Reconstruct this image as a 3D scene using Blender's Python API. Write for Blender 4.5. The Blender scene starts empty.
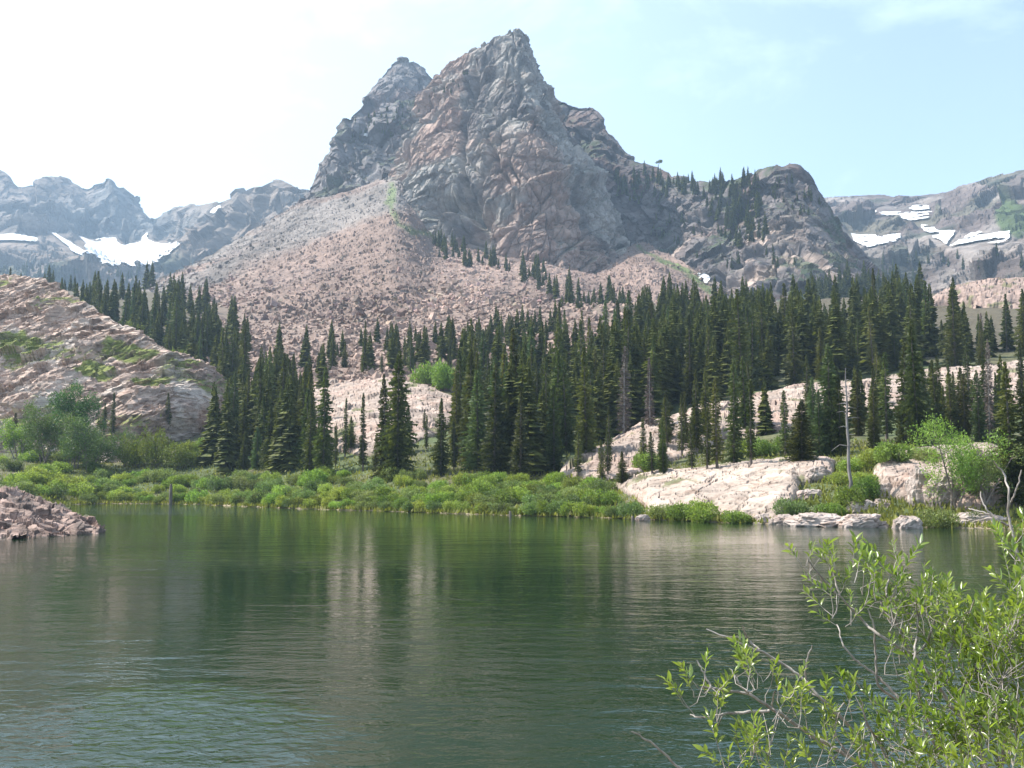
import bpy, math, random
import numpy as np
from mathutils import Vector, Matrix
from mathutils.bvhtree import BVHTree

SC = bpy.context.scene
COL = SC.collection
rnd = random.Random(7)
rs = np.random.RandomState(11)

# ------------------------------------------------------------------ camera
F = 1000.0
CAMH = 4.0
TH = math.atan(0.098)
cam_d = bpy.data.cameras.new('camera')
cam_d.sensor_width = 36.0
cam_d.lens = F / 1024 * 36.0
cam_d.clip_start = 0.05
cam_d.clip_end = 20000
cam = bpy.data.objects.new('camera', cam_d)
COL.objects.link(cam)
cam.location = (0, 0, CAMH)
cam.rotation_euler = (math.pi / 2 + TH, 0, 0)
SC.camera = cam
FW = np.array([0, math.cos(TH), math.sin(TH)])
UP = np.array([0, -math.sin(TH), math.cos(TH)])

# ------------------------------------------------------------------ light
SUN_AZ = math.radians(-77)      # measured from +Y, negative = left of the view
SUN_EL = math.radians(52)
world = bpy.data.worlds.new('World')
SC.world = world
world.use_nodes = True
nt = world.node_tree
nt.nodes.clear()
w_out = nt.nodes.new('ShaderNodeOutputWorld')
w_bg = nt.nodes.new('ShaderNodeBackground')
w_sky = nt.nodes.new('ShaderNodeTexSky')
w_sky.sky_type = 'NISHITA'
w_sky.sun_disc = False
w_sky.sun_elevation = SUN_EL
w_sky.sun_rotation = SUN_AZ
w_sky.altitude = 2700
w_sky.air_density = 1.0
w_sky.dust_density = 4.0
w_sky.ozone_density = 0.6
w_bg.inputs['Strength'].default_value = 0.15
w_tc = nt.nodes.new('ShaderNodeTexCoord')
w_map = nt.nodes.new('ShaderNodeMapping')
w_map.inputs['Scale'].default_value = (1.0, 1.0, 2.2)
w_map.inputs['Location'].default_value = (0.35, 0.1, 0.2)
w_n = nt.nodes.new('ShaderNodeTexNoise')
w_n.inputs['Scale'].default_value = 3.4
w_n.inputs['Detail'].default_value = 9
w_n.inputs['Roughness'].default_value = 0.6
w_n.inputs['Distortion'].default_value = 0.4
w_r = nt.nodes.new('ShaderNodeValToRGB')
w_r.color_ramp.elements[0].position = 0.47
w_r.color_ramp.elements[0].color = (0, 0, 0, 1)
w_r.color_ramp.elements[1].position = 0.78
w_r.color_ramp.elements[1].color = (0.4, 0.4, 0.4, 1)
w_mix = nt.nodes.new('ShaderNodeMix')
w_mix.data_type = 'RGBA'
w_mix.inputs[7].default_value = (6.2, 7.2, 7.5, 1)
nt.links.new(w_tc.outputs['Generated'], w_map.inputs[0])
nt.links.new(w_map.outputs[0], w_n.inputs['Vector'])
nt.links.new(w_n.outputs['Fac'], w_r.inputs[0])
# thin veil of high cloud, thickest towards the sun side
w_sep = nt.nodes.new('ShaderNodeSeparateXYZ')
nt.links.new(w_tc.outputs['Generated'], w_sep.inputs[0])
w_vm = nt.nodes.new('ShaderNodeMapRange'); w_vm.interpolation_type = 'SMOOTHSTEP'
for k_, v_ in (('From Min', -0.35), ('From Max', 0.4), ('To Min', 0.42), ('To Max', 0.13)): w_vm.inputs[k_].default_value = v_
nt.links.new(w_sep.outputs[0], w_vm.inputs[0])
w_ad = nt.nodes.new('ShaderNodeMath'); w_ad.operation = 'ADD'; w_ad.use_clamp = True
nt.links.new(w_r.outputs[0], w_ad.inputs[0]); nt.links.new(w_vm.outputs[0], w_ad.inputs[1])
nt.links.new(w_ad.outputs[0], w_mix.inputs[0])
nt.links.new(w_sky.outputs[0], w_mix.inputs[6])
nt.links.new(w_mix.outputs[2], w_bg.inputs['Color'])
nt.links.new(w_bg.outputs[0], w_out.inputs['Surface'])

sun_d = bpy.data.lights.new('sun', 'SUN')
sun_d.energy = 5.0
sun_d.angle = math.radians(0.5)
sun_d.color = (1.0, 0.95, 0.87)
sun = bpy.data.objects.new('sun', sun_d)
COL.objects.link(sun)
sdir = Vector((math.sin(SUN_AZ) * math.cos(SUN_EL), math.cos(SUN_AZ) * math.cos(SUN_EL), math.sin(SUN_EL)))
sun.rotation_euler = (-sdir).to_track_quat('-Z', 'Y').to_euler()

SC.view_settings.view_transform = 'Standard'
SC.view_settings.look = 'None'
SC.view_settings.gamma = 1.0
SC.view_settings.exposure = 1.06
SC.view_settings.use_curve_mapping = False
SC.cycles.max_bounces = 6
SC.cycles.diffuse_bounces = 3
SC.cycles.glossy_bounces = 2
SC.cycles.transmission_bounces = 4
SC.cycles.transparent_max_bounces = 8
SC.cycles.volume_bounces = 0
SC.cycles.caustics_reflective = False
SC.cycles.caustics_refractive = False
SC.cycles.use_adaptive_sampling = True
SC.cycles.use_denoising = True
SC.cycles.adaptive_threshold = 0.01
SC.cycles.sample_clamp_indirect = 6

# ------------------------------------------------------------------ helpers
def ray(px, py):
    px = np.asarray(px, float); py = np.asarray(py, float)
    d = np.stack([(px - 512) / F, np.zeros_like(px), np.zeros_like(px)], -1)
    return d + FW + UP * ((384 - py) / F)[..., None]

def P(px, py, D):
    """world point seen at pixel px,py whose world Y (distance ahead) is D"""
    r = ray(px, py)
    return np.array([0, 0, CAMH]) + r * (np.asarray(D, float) / r[..., 1])[..., None]

def shoreD(py):
    r = ray(512, py)
    return float(-CAMH / r[2] * r[1])

def proj(v):
    q = v - np.array([0, 0, CAMH])
    z = q @ FW
    return 512 + F * q[:, 0] / z, 384 - F * (q @ UP) / z

def hsh(ix, iy, iz, s):
    h = (ix.astype(np.int64) * 374761393 + iy.astype(np.int64) * 668265263 + iz.astype(np.int64) * 2147483647 + s * 1274126177) & 0xFFFFFFFF
    h = ((h ^ (h >> 13)) * 1274126177) & 0xFFFFFFFF
    h = ((h ^ (h >> 16)) * 2246822519) & 0xFFFFFFFF
    return ((h ^ (h >> 15)) & 0xFFFFFF) / float(0xFFFFFF)

def vnoise(p, s=0):
    """smooth value noise, -1..1"""
    i = np.floor(p); f = p - i; u = f * f * f * (f * (f * 6 - 15) + 10)
    ix, iy, iz = i[:, 0], i[:, 1], i[:, 2]
    r = 0
    for dx in (0, 1):
        wx = u[:, 0] if dx else 1 - u[:, 0]
        for dy in (0, 1):
            wy = u[:, 1] if dy else 1 - u[:, 1]
            for dz in (0, 1):
                wz = u[:, 2] if dz else 1 - u[:, 2]
                r = r + wx * wy * wz * hsh(ix + dx, iy + dy, iz + dz, s)
    return r * 2 - 1

def fbm(p, octs=4, s=0, gain=0.5):
    a, r, t = 1.0, 0, 0
    for k in range(octs):
        r = r + a * vnoise(p * (2.03 ** k) + 17.3 * k, s + k); t += a; a *= gain
    return r / t

def facet(p, s=0, tilt=1.0, want_edge=False):
    """broken blocks: every cell is a plane of its own tilt and offset"""
    i = np.floor(p)
    best = np.full(len(p), 9e9); sec = np.full(len(p), 9e9)
    val = np.zeros(len(p)); cid = np.zeros(len(p))
    for dx in (-1, 0, 1):
        for dy in (-1, 0, 1):
            for dz in (-1, 0, 1):
                cx, cy, cz = i[:, 0] + dx, i[:, 1] + dy, i[:, 2] + dz
                c = np.stack([cx + hsh(cx, cy, cz, s + 1), cy + hsh(cx, cy, cz, s + 2), cz + hsh(cx, cy, cz, s + 3)], -1)
                q = p - c
                d = (q * q).sum(1)
                t = np.stack([hsh(cx, cy, cz, s + 4), hsh(cx, cy, cz, s + 5), hsh(cx, cy, cz, s + 6)], -1) * 2 - 1
                v = (q * t).sum(1) * tilt + hsh(cx, cy, cz, s + 7) - 0.5
                m = d < best
                sec = np.where(m, best, np.minimum(sec, d))
                val = np.where(m, v, val)
                cid = np.where(m, hsh(cx, cy, cz, s + 8), cid)
                best = np.minimum(best, d)
    if want_edge:
        return val, np.sqrt(sec) - np.sqrt(best), cid
    return val

def catmull(A, n):
    """resample A (k, ...) to n samples along axis 0"""
    k = A.shape[0]
    t = np.linspace(0, k - 1, n); i = np.clip(np.floor(t).astype(int), 0, k - 2); f = (t - i)
    f = f.reshape((-1,) + (1,) * (A.ndim - 1))
    g = lambda j: A[np.clip(j, 0, k - 1)]
    p0, p1, p2, p3 = g(i - 1), g(i), g(i + 1), g(i + 2)
    p0 = np.where((i == 0).reshape(f.shape), 2 * p1 - p2, p0)
    p3 = np.where((i == k - 2).reshape(f.shape), 2 * p2 - p1, p3)
    T = 0.5 * (2 * p1 + (p2 - p0) * f + (2 * p0 - 5 * p1 + 4 * p2 - p3) * f ** 2 + (3 * p1 - p0 - 3 * p2 + p3) * f ** 3)
    L = p1 + (p2 - p1) * f
    return 0.6 * T + 0.4 * L

def grid_normals(V):
    du = np.gradient(V, axis=0); dv = np.gradient(V, axis=1)
    n = np.cross(dv, du)
    n /= np.maximum(np.linalg.norm(n, axis=2, keepdims=True), 1e-9)
    return n

def make_mesh(name, verts, faces, mats, smooth=False, col=None, midx=None):
    """faces: (n,3) or (n,4) int array"""
    me = bpy.data.meshes.new(name)
    verts = np.ascontiguousarray(verts, np.float32)
    k = faces.shape[1]; n = len(faces)
    me.vertices.add(len(verts)); me.vertices.foreach_set('co', verts.ravel())
    me.loops.add(n * k); me.loops.foreach_set('vertex_index', np.ascontiguousarray(faces, np.int32).ravel())
    me.polygons.add(n); me.polygons.foreach_set('loop_start', np.arange(n, dtype=np.int32) * k)
    if smooth:
        me.polygons.foreach_set('use_smooth', np.ones(n, bool))
    else:
        me.polygons.foreach_set('use_smooth', np.zeros(n, bool))
    if midx is not None:
        me.polygons.foreach_set('material_index', np.ascontiguousarray(midx, np.int32))
    for m in (mats if isinstance(mats, (list, tuple)) else [mats]):
        me.materials.append(m)
    if col is not None:
        a = me.color_attributes.new('Col', 'FLOAT_COLOR', 'POINT')
        c = np.ones((len(verts), 4), np.float32); c[:, :3] = col
        a.data.foreach_set('color', c.ravel())
    me.update(calc_edges=True)
    return me

def link(name, me, parent=None, loc=None):
    o = bpy.data.objects.new(name, me); COL.objects.link(o)
    if parent: o.parent = parent
    if loc is not None: o.location = loc
    return o

def tag(o, label=None, cat=None, group=None, kind=None):
    if label: o['label'] = label
    if cat: o['category'] = cat
    if group: o['group'] = group
    if kind: o['kind'] = kind
    return o

def grid_faces(nu, nv):
    idx = np.arange(nu * nv).reshape(nu, nv)
    return np.stack([idx[:-1, :-1], idx[:-1, 1:], idx[1:, 1:], idx[1:, :-1]], -1).reshape(-1, 4)

# ------------------------------------------------------------------ materials
def new_mat(name):
    m = bpy.data.materials.new(name); m.use_nodes = True
    t = m.node_tree; t.nodes.clear()
    out = t.nodes.new('ShaderNodeOutputMaterial')
    return m, t, out

def N(t, kind, **kw):
    n = t.nodes.new(kind)
    for k, v in kw.items():
        if k in n.inputs.keys(): n.inputs[k].default_value = v
        else: setattr(n, k, v)
    return n

def mixc(t, fac, a, b, mode='MIX'):
    n = t.nodes.new('ShaderNodeMix'); n.data_type = 'RGBA'; n.blend_type = mode
    for sock, v in ((0, fac), (6, a), (7, b)):
        if hasattr(v, 'is_linked') or isinstance(v, bpy.types.NodeSocket): t.links.new(v, n.inputs[sock])
        elif isinstance(v, (int, float)): n.inputs[sock].default_value = v
        else: n.inputs[sock].default_value = (*v, 1) if len(v) == 3 else v
    return n.outputs[2]

def ramp(t, sock, stops):
    r = t.nodes.new('ShaderNodeValToRGB')
    e = r.color_ramp.elements
    while len(e) < len(stops): e.new(0.5)
    for i, (p, c) in enumerate(stops):
        e[i].position = p; e[i].color = (c, c, c, 1) if isinstance(c, (int, float)) else (*c, 1)
    t.links.new(sock, r.inputs[0])
    return r.outputs[0]

def rock_mat(name, scale, bump_d, lo=0.62, hi=1.3, strata=None, rough=0.9, stain=(0.55, 0.5, 0.45)):
    """Col attribute times two scales of mottling, with streaks and a bump"""
    m, t, out = new_mat(name)
    at = N(t, 'ShaderNodeAttribute', attribute_name='Col')
    geo = N(t, 'ShaderNodeNewGeometry')
    mp = N(t, 'ShaderNodeMapping')
    if strata:
        mp.inputs['Rotation'].default_value = strata[0]
        mp.inputs['Scale'].default_value = strata[1]
    t.links.new(geo.outputs['Position'], mp.inputs[0])
    n1 = N(t, 'ShaderNodeTexNoise', Scale=scale, Detail=8.0, Roughness=0.65)
    t.links.new(mp.outputs[0], n1.inputs['Vector'])
    n2 = N(t, 'ShaderNodeTexNoise', Scale=scale * 6.3, Detail=6.0, Roughness=0.7)
    t.links.new(mp.outputs[0], n2.inputs['Vector'])
    r1 = ramp(t, n1.outputs['Fac'], [(0.3, lo), (0.7, hi)])
    r2 = ramp(t, n2.outputs['Fac'], [(0.3, 0.72), (0.72, 1.22)])
    c = mixc(t, 1.0, at.outputs['Color'], r1, 'MULTIPLY')
    c = mixc(t, 1.0, c, r2, 'MULTIPLY')
    n3 = N(t, 'ShaderNodeTexNoise', Scale=scale * 1.7, Detail=5.0, Roughness=0.6)
    mp3 = N(t, 'ShaderNodeMapping'); mp3.inputs['Location'].default_value = (31, 7, 5)
    t.links.new(mp.outputs[0], mp3.inputs[0]); t.links.new(mp3.outputs[0], n3.inputs['Vector'])
    r3 = ramp(t, n3.outputs['Fac'], [(0.52, 0.0), (0.66, 0.75)])
    cs = mixc(t, 1.0, c, stain, 'MULTIPLY')
    c = mixc(t, r3, c, cs)
    b = N(t, 'ShaderNodeBsdfPrincipled', Roughness=rough)
    b.inputs['Specular IOR Level'].default_value = 0.25
    t.links.new(c, b.inputs['Base Color'])
    bp = N(t, 'ShaderNodeBump', Distance=bump_d, Strength=0.9)
    ad = N(t, 'ShaderNodeMath', operation='ADD')
    mu = N(t, 'ShaderNodeMath', operation='MULTIPLY'); mu.inputs[1].default_value = 0.35
    t.links.new(n2.outputs['Fac'], mu.inputs[0])
    t.links.new(n1.outputs['Fac'], ad.inputs[0]); t.links.new(mu.outputs[0], ad.inputs[1])
    t.links.new(ad.outputs[0], bp.inputs['Height'])
    t.links.new(bp.outputs[0], b.inputs['Normal'])
    t.links.new(b.outputs[0], out.inputs['Surface'])
    return m

def leaf_mat(name, c1, c2, trans=0.35, rough=0.5, vary=0.25, nscale=0.6, spec=0.3):
    m, t, out = new_mat(name)
    oi = N(t, 'ShaderNodeObjectInfo')
    geo = N(t, 'ShaderNodeNewGeometry')
    nz = N(t, 'ShaderNodeTexNoise', Scale=nscale, Detail=3.0)
    t.links.new(geo.outputs['Position'], nz.inputs['Vector'])
    f = ramp(t, nz.outputs['Fac'], [(0.35, 0.0), (0.65, 1.0)])
    c = mixc(t, f, c1, c2)
    isl = N(t, 'ShaderNodeMapRange'); isl.inputs[3].default_value = 1 - vary * 1.2; isl.inputs[4].default_value = 1 + vary
    t.links.new(geo.outputs['Random Per Island'], isl.inputs[0])
    c = mixc(t, 1.0, c, isl.outputs[0], 'MULTIPLY')
    ob = N(t, 'ShaderNodeMapRange'); ob.inputs[3].default_value = 0.65; ob.inputs[4].default_value = 1.35
    t.links.new(oi.outputs['Random'], ob.inputs[0])
    c = mixc(t, 1.0, c, ob.outputs[0], 'MULTIPLY')
    hsv = N(t, 'ShaderNodeHueSaturation')
    m2 = N(t, 'ShaderNodeMath', operation='MULTIPLY'); m2.inputs[1].default_value = 7.31
    fr = N(t, 'ShaderNodeMath', operation='FRACT')
    hr = N(t, 'ShaderNodeMapRange'); hr.inputs[3].default_value = 0.462; hr.inputs[4].default_value = 0.515
    t.links.new(oi.outputs['Random'], m2.inputs[0]); t.links.new(m2.outputs[0], fr.inputs[0]); t.links.new(fr.outputs[0], hr.inputs[0])
    t.links.new(hr.outputs[0], hsv.inputs['Hue']); t.links.new(c, hsv.inputs['Color'])
    c = hsv.outputs[0]
    b = N(t, 'ShaderNodeBsdfPrincipled', Roughness=rough)
    b.inputs['Specular IOR Level'].default_value = spec
    t.links.new(c, b.inputs['Base Color'])
    tr = N(t, 'ShaderNodeBsdfTranslucent')
    cy = mixc(t, 1.0, c, (1.25, 1.3, 0.7), 'MULTIPLY')
    t.links.new(cy, tr.inputs['Color'])
    mx = N(t, 'ShaderNodeMixShader'); mx.inputs[0].default_value = trans
    t.links.new(b.outputs[0], mx.inputs[1]); t.links.new(tr.outputs[0], mx.inputs[2])
    t.links.new(mx.outputs[0], out.inputs['Surface'])
    return m

def bark_mat(name, c, c2, scale=3.0):
    m, t, out = new_mat(name)
    geo = N(t, 'ShaderNodeTexCoord')
    mp = N(t, 'ShaderNodeMapping'); mp.inputs['Scale'].default_value = (1, 1, 0.25)
    t.links.new(geo.outputs['Object'], mp.inputs[0])
    nz = N(t, 'ShaderNodeTexNoise', Scale=scale, Detail=6.0)
    t.links.new(mp.outputs[0], nz.inputs['Vector'])
    f = ramp(t, nz.outputs['Fac'], [(0.35, 0.0), (0.65, 1.0)])
    cc = mixc(t, f, c, c2)
    b = N(t, 'ShaderNodeBsdfPrincipled', Roughness=0.85)
    t.links.new(cc, b.inputs['Base Color'])
    bp = N(t, 'ShaderNodeBump', Distance=0.02, Strength=0.6)
    t.links.new(nz.outputs['Fac'], bp.inputs['Height']); t.links.new(bp.outputs[0], b.inputs['Normal'])
    t.links.new(b.outputs[0], out.inputs['Surface'])
    return m

M_cliff = rock_mat('cliff_rock', 0.035, 2.5, 0.55, 1.35, strata=((0.0, 0.35, 0.0), (1, 1, 1.5)), stain=(0.66, 0.55, 0.52))
M_far = rock_mat('far_rock', 0.012, 9.0, 0.32, 0.9, strata=((0, 0.2, 0), (1, 1, 2.0)))
M_talus = rock_mat('talus_ground', 0.12, 0.8, 0.7, 1.25, stain=(0.8, 0.75, 0.7))
M_boulder = rock_mat('talus_rock', 0.3, 0.3, 0.7, 1.25, stain=(0.8, 0.7, 0.65))
M_hill = rock_mat('hill_rock', 0.35, 0.45, 0.55, 1.35, strata=((0.0, -0.5, 0.0), (0.5, 1, 2.6)), stain=(0.55, 0.45, 0.42))
M_slab = rock_mat('slab_rock', 0.35, 0.3, 0.68, 1.2, strata=((0, -0.1, 0), (0.6, 1, 2.2)), stain=(0.72, 0.62, 0.56))
M_soil = rock_mat('valley_soil', 0.25, 0.5, 0.7, 1.25)

m, t, out = new_mat('snow'); M_snow = m
nz = N(t, 'ShaderNodeTexNoise', Scale=0.03, Detail=6.0)
gp = N(t, 'ShaderNodeNewGeometry'); t.links.new(gp.outputs['Position'], nz.inputs['Vector'])
c = ramp(t, nz.outputs['Fac'], [(0.36, (0.42, 0.40, 0.38)), (0.47, (0.66, 0.66, 0.66)), (0.6, (0.82, 0.83, 0.85))])
b = N(t, 'ShaderNodeBsdfPrincipled', Roughness=0.7); t.links.new(c, b.inputs['Base Color'])
t.links.new(b.outputs[0], out.inputs['Surface'])

M_needle = leaf_mat('conifer_needles', (0.040, 0.058, 0.012), (0.098, 0.115, 0.027), 0.3, 0.6, 0.35, 0.4)
M_needle_l = leaf_mat('pale_needles', (0.06, 0.095, 0.03), (0.10, 0.14, 0.045), 0.25, 0.6, 0.3, 0.5)
M_needle_d = leaf_mat('dead_needles', (0.15, 0.12, 0.105), (0.22, 0.18, 0.15), 0.1, 0.8, 0.3, 0.5)
M_willow = leaf_mat('willow_leaves', (0.14, 0.215, 0.04), (0.23, 0.31, 0.07), 0.45, 0.5, 0.35, 0.25)
M_willow2 = leaf_mat('grey_willow_leaves', (0.11, 0.165, 0.05), (0.18, 0.235, 0.085), 0.4, 0.5, 0.35, 0.3)
M_yellow = leaf_mat('yellow_willow_leaves', (0.13, 0.17, 0.03), (0.19, 0.22, 0.04), 0.35, 0.5, 0.3, 0.4)
M_aspen = leaf_mat('aspen_leaves', (0.05, 0.10, 0.03), (0.09, 0.155, 0.045), 0.35, 0.45, 0.35, 0.35)
M_grass = leaf_mat('meadow_grass', (0.14, 0.19, 0.04), (0.23, 0.27, 0.065), 0.35, 0.6, 0.35, 0.12)
M_near = leaf_mat('bush_leaves', (0.15, 0.29, 0.035), (0.26, 0.40, 0.06), 0.5, 0.28, 0.3, 2.0, 0.7)
tn = M_near.node_tree
gb = tn.nodes.new('ShaderNodeNewGeometry'); bs = [n for n in tn.nodes if n.type == 'BSDF_PRINCIPLED'][0]
src = bs.inputs['Base Color'].links[0].from_socket
tn.links.new(mixc(tn, gb.outputs['Backfacing'], src, (0.22, 0.31, 0.13)), bs.inputs['Base Color'])   # willow leaves are pale below
M_bark = bark_mat('conifer_bark', (0.09, 0.07, 0.055), (0.17, 0.14, 0.12))
M_grey = bark_mat('dead_wood', (0.22, 0.20, 0.19), (0.36, 0.33, 0.31))
M_snag = bark_mat('weathered_wood', (0.13, 0.11, 0.105), (0.24, 0.22, 0.21))
M_twig = bark_mat('willow_bark', (0.20, 0.17, 0.15), (0.36, 0.32, 0.29), 30)
M_stem = bark_mat('shrub_stems', (0.14, 0.11, 0.09), (0.24, 0.2, 0.17), 6)

# ------------------------------------------------------------------ terrain patches
PATCH = {}

def dist_poly(px, py, pts):
    """distance to a polyline in picture units and the parameter along it"""
    best = np.full(px.shape, 1e9)
    for (x0, y0), (x1, y1) in zip(pts[:-1], pts[1:]):
        dx, dy = x1 - x0, y1 - y0
        tt = np.clip(((px - x0) * dx + (py - y0) * dy) / (dx * dx + dy * dy + 1e-9), 0, 1)
        best = np.minimum(best, np.hypot(px - x0 - tt * dx, py - y0 - tt * dy))
    return best

def inside(px, py, poly):
    r = np.zeros(px.shape, bool); n = len(poly)
    for i in range(n):
        x0, y0 = poly[i]; x1, y1 = poly[(i + 1) % n]
        c = ((y0 > py) != (y1 > py)) & (px < (x1 - x0) * (py - y0) / ((y1 - y0) + 1e-12) + x0)
        r ^= c
    return r

def loft(name, ctrl, nu, nv, mat, disp, colf, label, back=(150, 0.6), nb=3, smooth=False, kind='structure'):
    """ctrl: columns of (px, py, D) from the foot to the ridge, or (px,'z',D,z). Adds the far side of the ridge."""
    A = []
    for colm in ctrl:
        c = []
        for q in colm:
            if q[1] == 'z':
                p = P(q[0], 480.0, q[2]); p = np.array([p[0], q[2], q[3]])
            else:
                p = P(q[0], q[1], q[2])
            c.append(p)
        A.append(c)
    A = np.array(A)                                     # (ncol, nrow, 3)
    V = catmull(A, nu)
    V = np.swapaxes(catmull(np.swapaxes(V, 0, 1), nv), 0, 1)
    if back:
        # the far side: walk away from the camera and down
        top = V[:, -1]; h = top.copy(); h[:, 2] = 0
        h /= np.linalg.norm(h, axis=1, keepdims=True)
        rows = []
        n = max(6, nv // 5)
        for k in range(1, n + 1):
            f = k / n
            q = top + h * back[0] * f
            q[:, 2] = top[:, 2] - (top[:, 2] + 5) * back[1] * f ** 1.2
            rows.append(q)
        V = np.concatenate([V, np.stack(rows, 1)], 1)
    nvv = V.shape[1]
    Nn = grid_normals(V)
    if Nn[:, :nv, 1].mean() > 0: Nn = -Nn
    p = V.reshape(-1, 3); n = Nn.reshape(-1, 3)
    tpar = np.tile(np.minimum(np.arange(nvv) / (nv - 1.0), 1.0), nu)
    px, py = proj(p)
    d = disp(p, px, py, tpar)
    p = p + n * d[:, None]
    V2 = p.reshape(nu, nvv, 3)
    N2 = grid_normals(V2).reshape(-1, 3)
    if (N2 * n).sum() < 0: N2 = -N2
    c = colf(p, px, py, tpar, N2)
    F_ = grid_faces(nu, nvv)
    me = make_mesh(name, p, F_, mat, smooth, c)
    o = link(name, me); tag(o, label, kind=kind)
    PATCH[name] = dict(V=p, F=F_, N=N2, px=px, py=py, front=(tpar < 0.999), bvh=None, nu=nu, nv=nvv)
    return o

def bvh(name):
    q = PATCH[name]
    if q['bvh'] is None:
        q['bvh'] = BVHTree.FromPolygons([tuple(v) for v in q['V'].tolist()], q['F'].tolist())
    return q['bvh']

def hit(px, py, *names):
    r = ray(px, py); d = Vector(r).normalized(); best = None
    for nme in names:
        h = bvh(nme).ray_cast(Vector((0, 0, CAMH)), d)
        if h[0] is not None and (best is None or h[3] < best[1]): best = (h[0], h[3], h[1])
    return None if best is None else (best[0], best[2])

def drop(x, y, name):
    h = bvh(name).ray_cast(Vector((x, y, 3000)), Vector((0, 0, -1)))
    return None if h[0] is None else h[0]

def mixv(a, b, w):
    w = np.clip(w, 0, 1)[:, None]
    return a * (1 - w) + b * w

def sstep(x, a, b):
    q = np.clip((x - a) / (b - a), 0, 1); return q * q * (3 - 2 * q)

# ---- ground under everything, lake water
g = 3900.0
xs = np.linspace(-g, g, 80); ys = np.linspace(-1400, 4400, 60)
X, Y = np.meshgrid(xs, ys, indexing='ij')
Z = np.full_like(X, -4.0)
me = make_mesh('ground', np.stack([X, Y, Z], -1).reshape(-1, 3), grid_faces(80, 60)[:, ::-1], M_soil, False,
               np.tile(np.array([0.12, 0.10, 0.07]), (X.size, 1)))
o = link('ground', me); tag(o, 'brown valley floor under the lake and mountains', kind='structure')

# near bank under the photographer, with the camera-side shore
xs = np.linspace(-120, 120, 200); ys = np.linspace(-60, 14, 90)
X, Y = np.meshgrid(xs, ys, indexing='ij'); pp = np.stack([X, Y, 0 * X], -1).reshape(-1, 3)
edge = 8.2 + 1.3 * fbm(pp * 0.15, 3, 5) - 0.012 * np.abs(X.ravel()) ** 1.3 * 0.3
zz = 2.35 * (1 - sstep(Y.ravel(), 3.2, 10.5)) - 0.9 * sstep(Y.ravel(), 5, 14) + 0.22 * fbm(pp * 0.5, 4, 9)
zz += np.clip(-Y.ravel(), 0, 60) * 0.05
zz = np.minimum(zz, 2.5 + np.clip(-Y.ravel(), 0, 60) * 0.06)
pp[:, 2] = zz
me = make_mesh('near_bank', pp, grid_faces(200, 90)[:, ::-1], M_soil, True, np.tile(np.array([0.17, 0.14, 0.09]), (len(pp), 1)))
o = link('near_bank', me); tag(o, 'sandy earth bank on the near side of the lake', kind='structure')

m, t, out = new_mat('lake_water'); M_water = m
geo = N(t, 'ShaderNodeNewGeometry')
def wnoise(sc, rot, stretch, detail, dist=0.0, rough=0.5):
    mp = N(t, 'ShaderNodeMapping'); mp.inputs['Rotation'].default_value = (0, 0, rot); mp.inputs['Scale'].default_value = stretch
    t.links.new(geo.outputs['Position'], mp.inputs[0])
    n = N(t, 'ShaderNodeTexNoise', Scale=sc, Detail=detail, Roughness=rough, Distortion=dist)
    t.links.new(mp.outputs[0], n.inputs['Vector'])
    return n.outputs['Fac']
def mth(op, a, b):
    n = t.nodes.new('ShaderNodeMath'); n.operation = op
    for i, v in enumerate((a, b)):
        if isinstance(v, bpy.types.NodeSocket): t.links.new(v, n.inputs[i])
        else: n.inputs[i].default_value = v
    return n.outputs[0]
w1 = wnoise(2.6, 0.75, (0.75, 1.0, 1), 3, 0.8)
w2 = wnoise(9.0, -0.4, (0.9, 1.0, 1), 2, 0.3)
w3 = wnoise(0.35, 0.2, (0.5, 1.0, 1), 2, 0.5)
calm = ramp(t, wnoise(0.028, 0.5, (0.55, 1.0, 1), 3, 1.0), [(0.36, 0.45), (0.64, 1.6)])
hgt = mth('ADD', mth('ADD', mth('MULTIPLY', w1, 0.019), mth('MULTIPLY', w2, 0.0055)), mth('MULTIPLY', w3, 0.045))
w6 = wnoise(0.75, 0.85, (0.32, 1.0, 1), 3, 0.7, 0.55)
hgt = mth('ADD', hgt, mth('MULTIPLY', w6, 0.055))
hgt = mth('MULTIPLY', hgt, calm)
# gusts: patches where the breeze roughens the surface
gz = wnoise(0.12, 0.3, (0.6, 1, 1), 3, 1.0)
w5 = wnoise(3.4, 1.0, (0.7, 1.0, 1), 4, 0.5)
for gx_, gy_, gr_, ga_ in ((-52.0, 150.0, 42.0, 0.075), (-6.0, 17.0, 3.6, 0.10), (-2.5, 26.0, 7.0, 0.014), (22.0, 40.0, 14.0, 0.012)):
    vm = t.nodes.new('ShaderNodeVectorMath'); vm.operation = 'DISTANCE'
    t.links.new(geo.outputs['Position'], vm.inputs[0]); vm.inputs[1].default_value = (gx_, gy_, 0)
    dn = mth('ADD', mth('DIVIDE', vm.outputs['Value'], gr_), mth('MULTIPLY', mth('SUBTRACT', gz, 0.5), 1.6))
    mr = N(t, 'ShaderNodeMapRange', interpolation_type='SMOOTHSTEP')
    for k_, v_ in (('From Min', 0.35), ('From Max', 1.0), ('To Min', ga_), ('To Max', 0.0)): mr.inputs[k_].default_value = v_
    t.links.new(dn, mr.inputs[0])
    hgt = mth('ADD', hgt, mth('MULTIPLY', w5, mr.outputs[0]))
bp = N(t, 'ShaderNodeBump', Distance=1.0, Strength=0.8)
t.links.new(hgt, bp.inputs['Height'])
b = N(t, 'ShaderNodeBsdfPrincipled', Roughness=0.03, IOR=1.333)
b.inputs['Base Color'].default_value = (0.010, 0.024, 0.010, 1)
b.inputs['Specular IOR Level'].default_value = 0.5
t.links.new(bp.outputs[0], b.inputs['Normal'])
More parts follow.
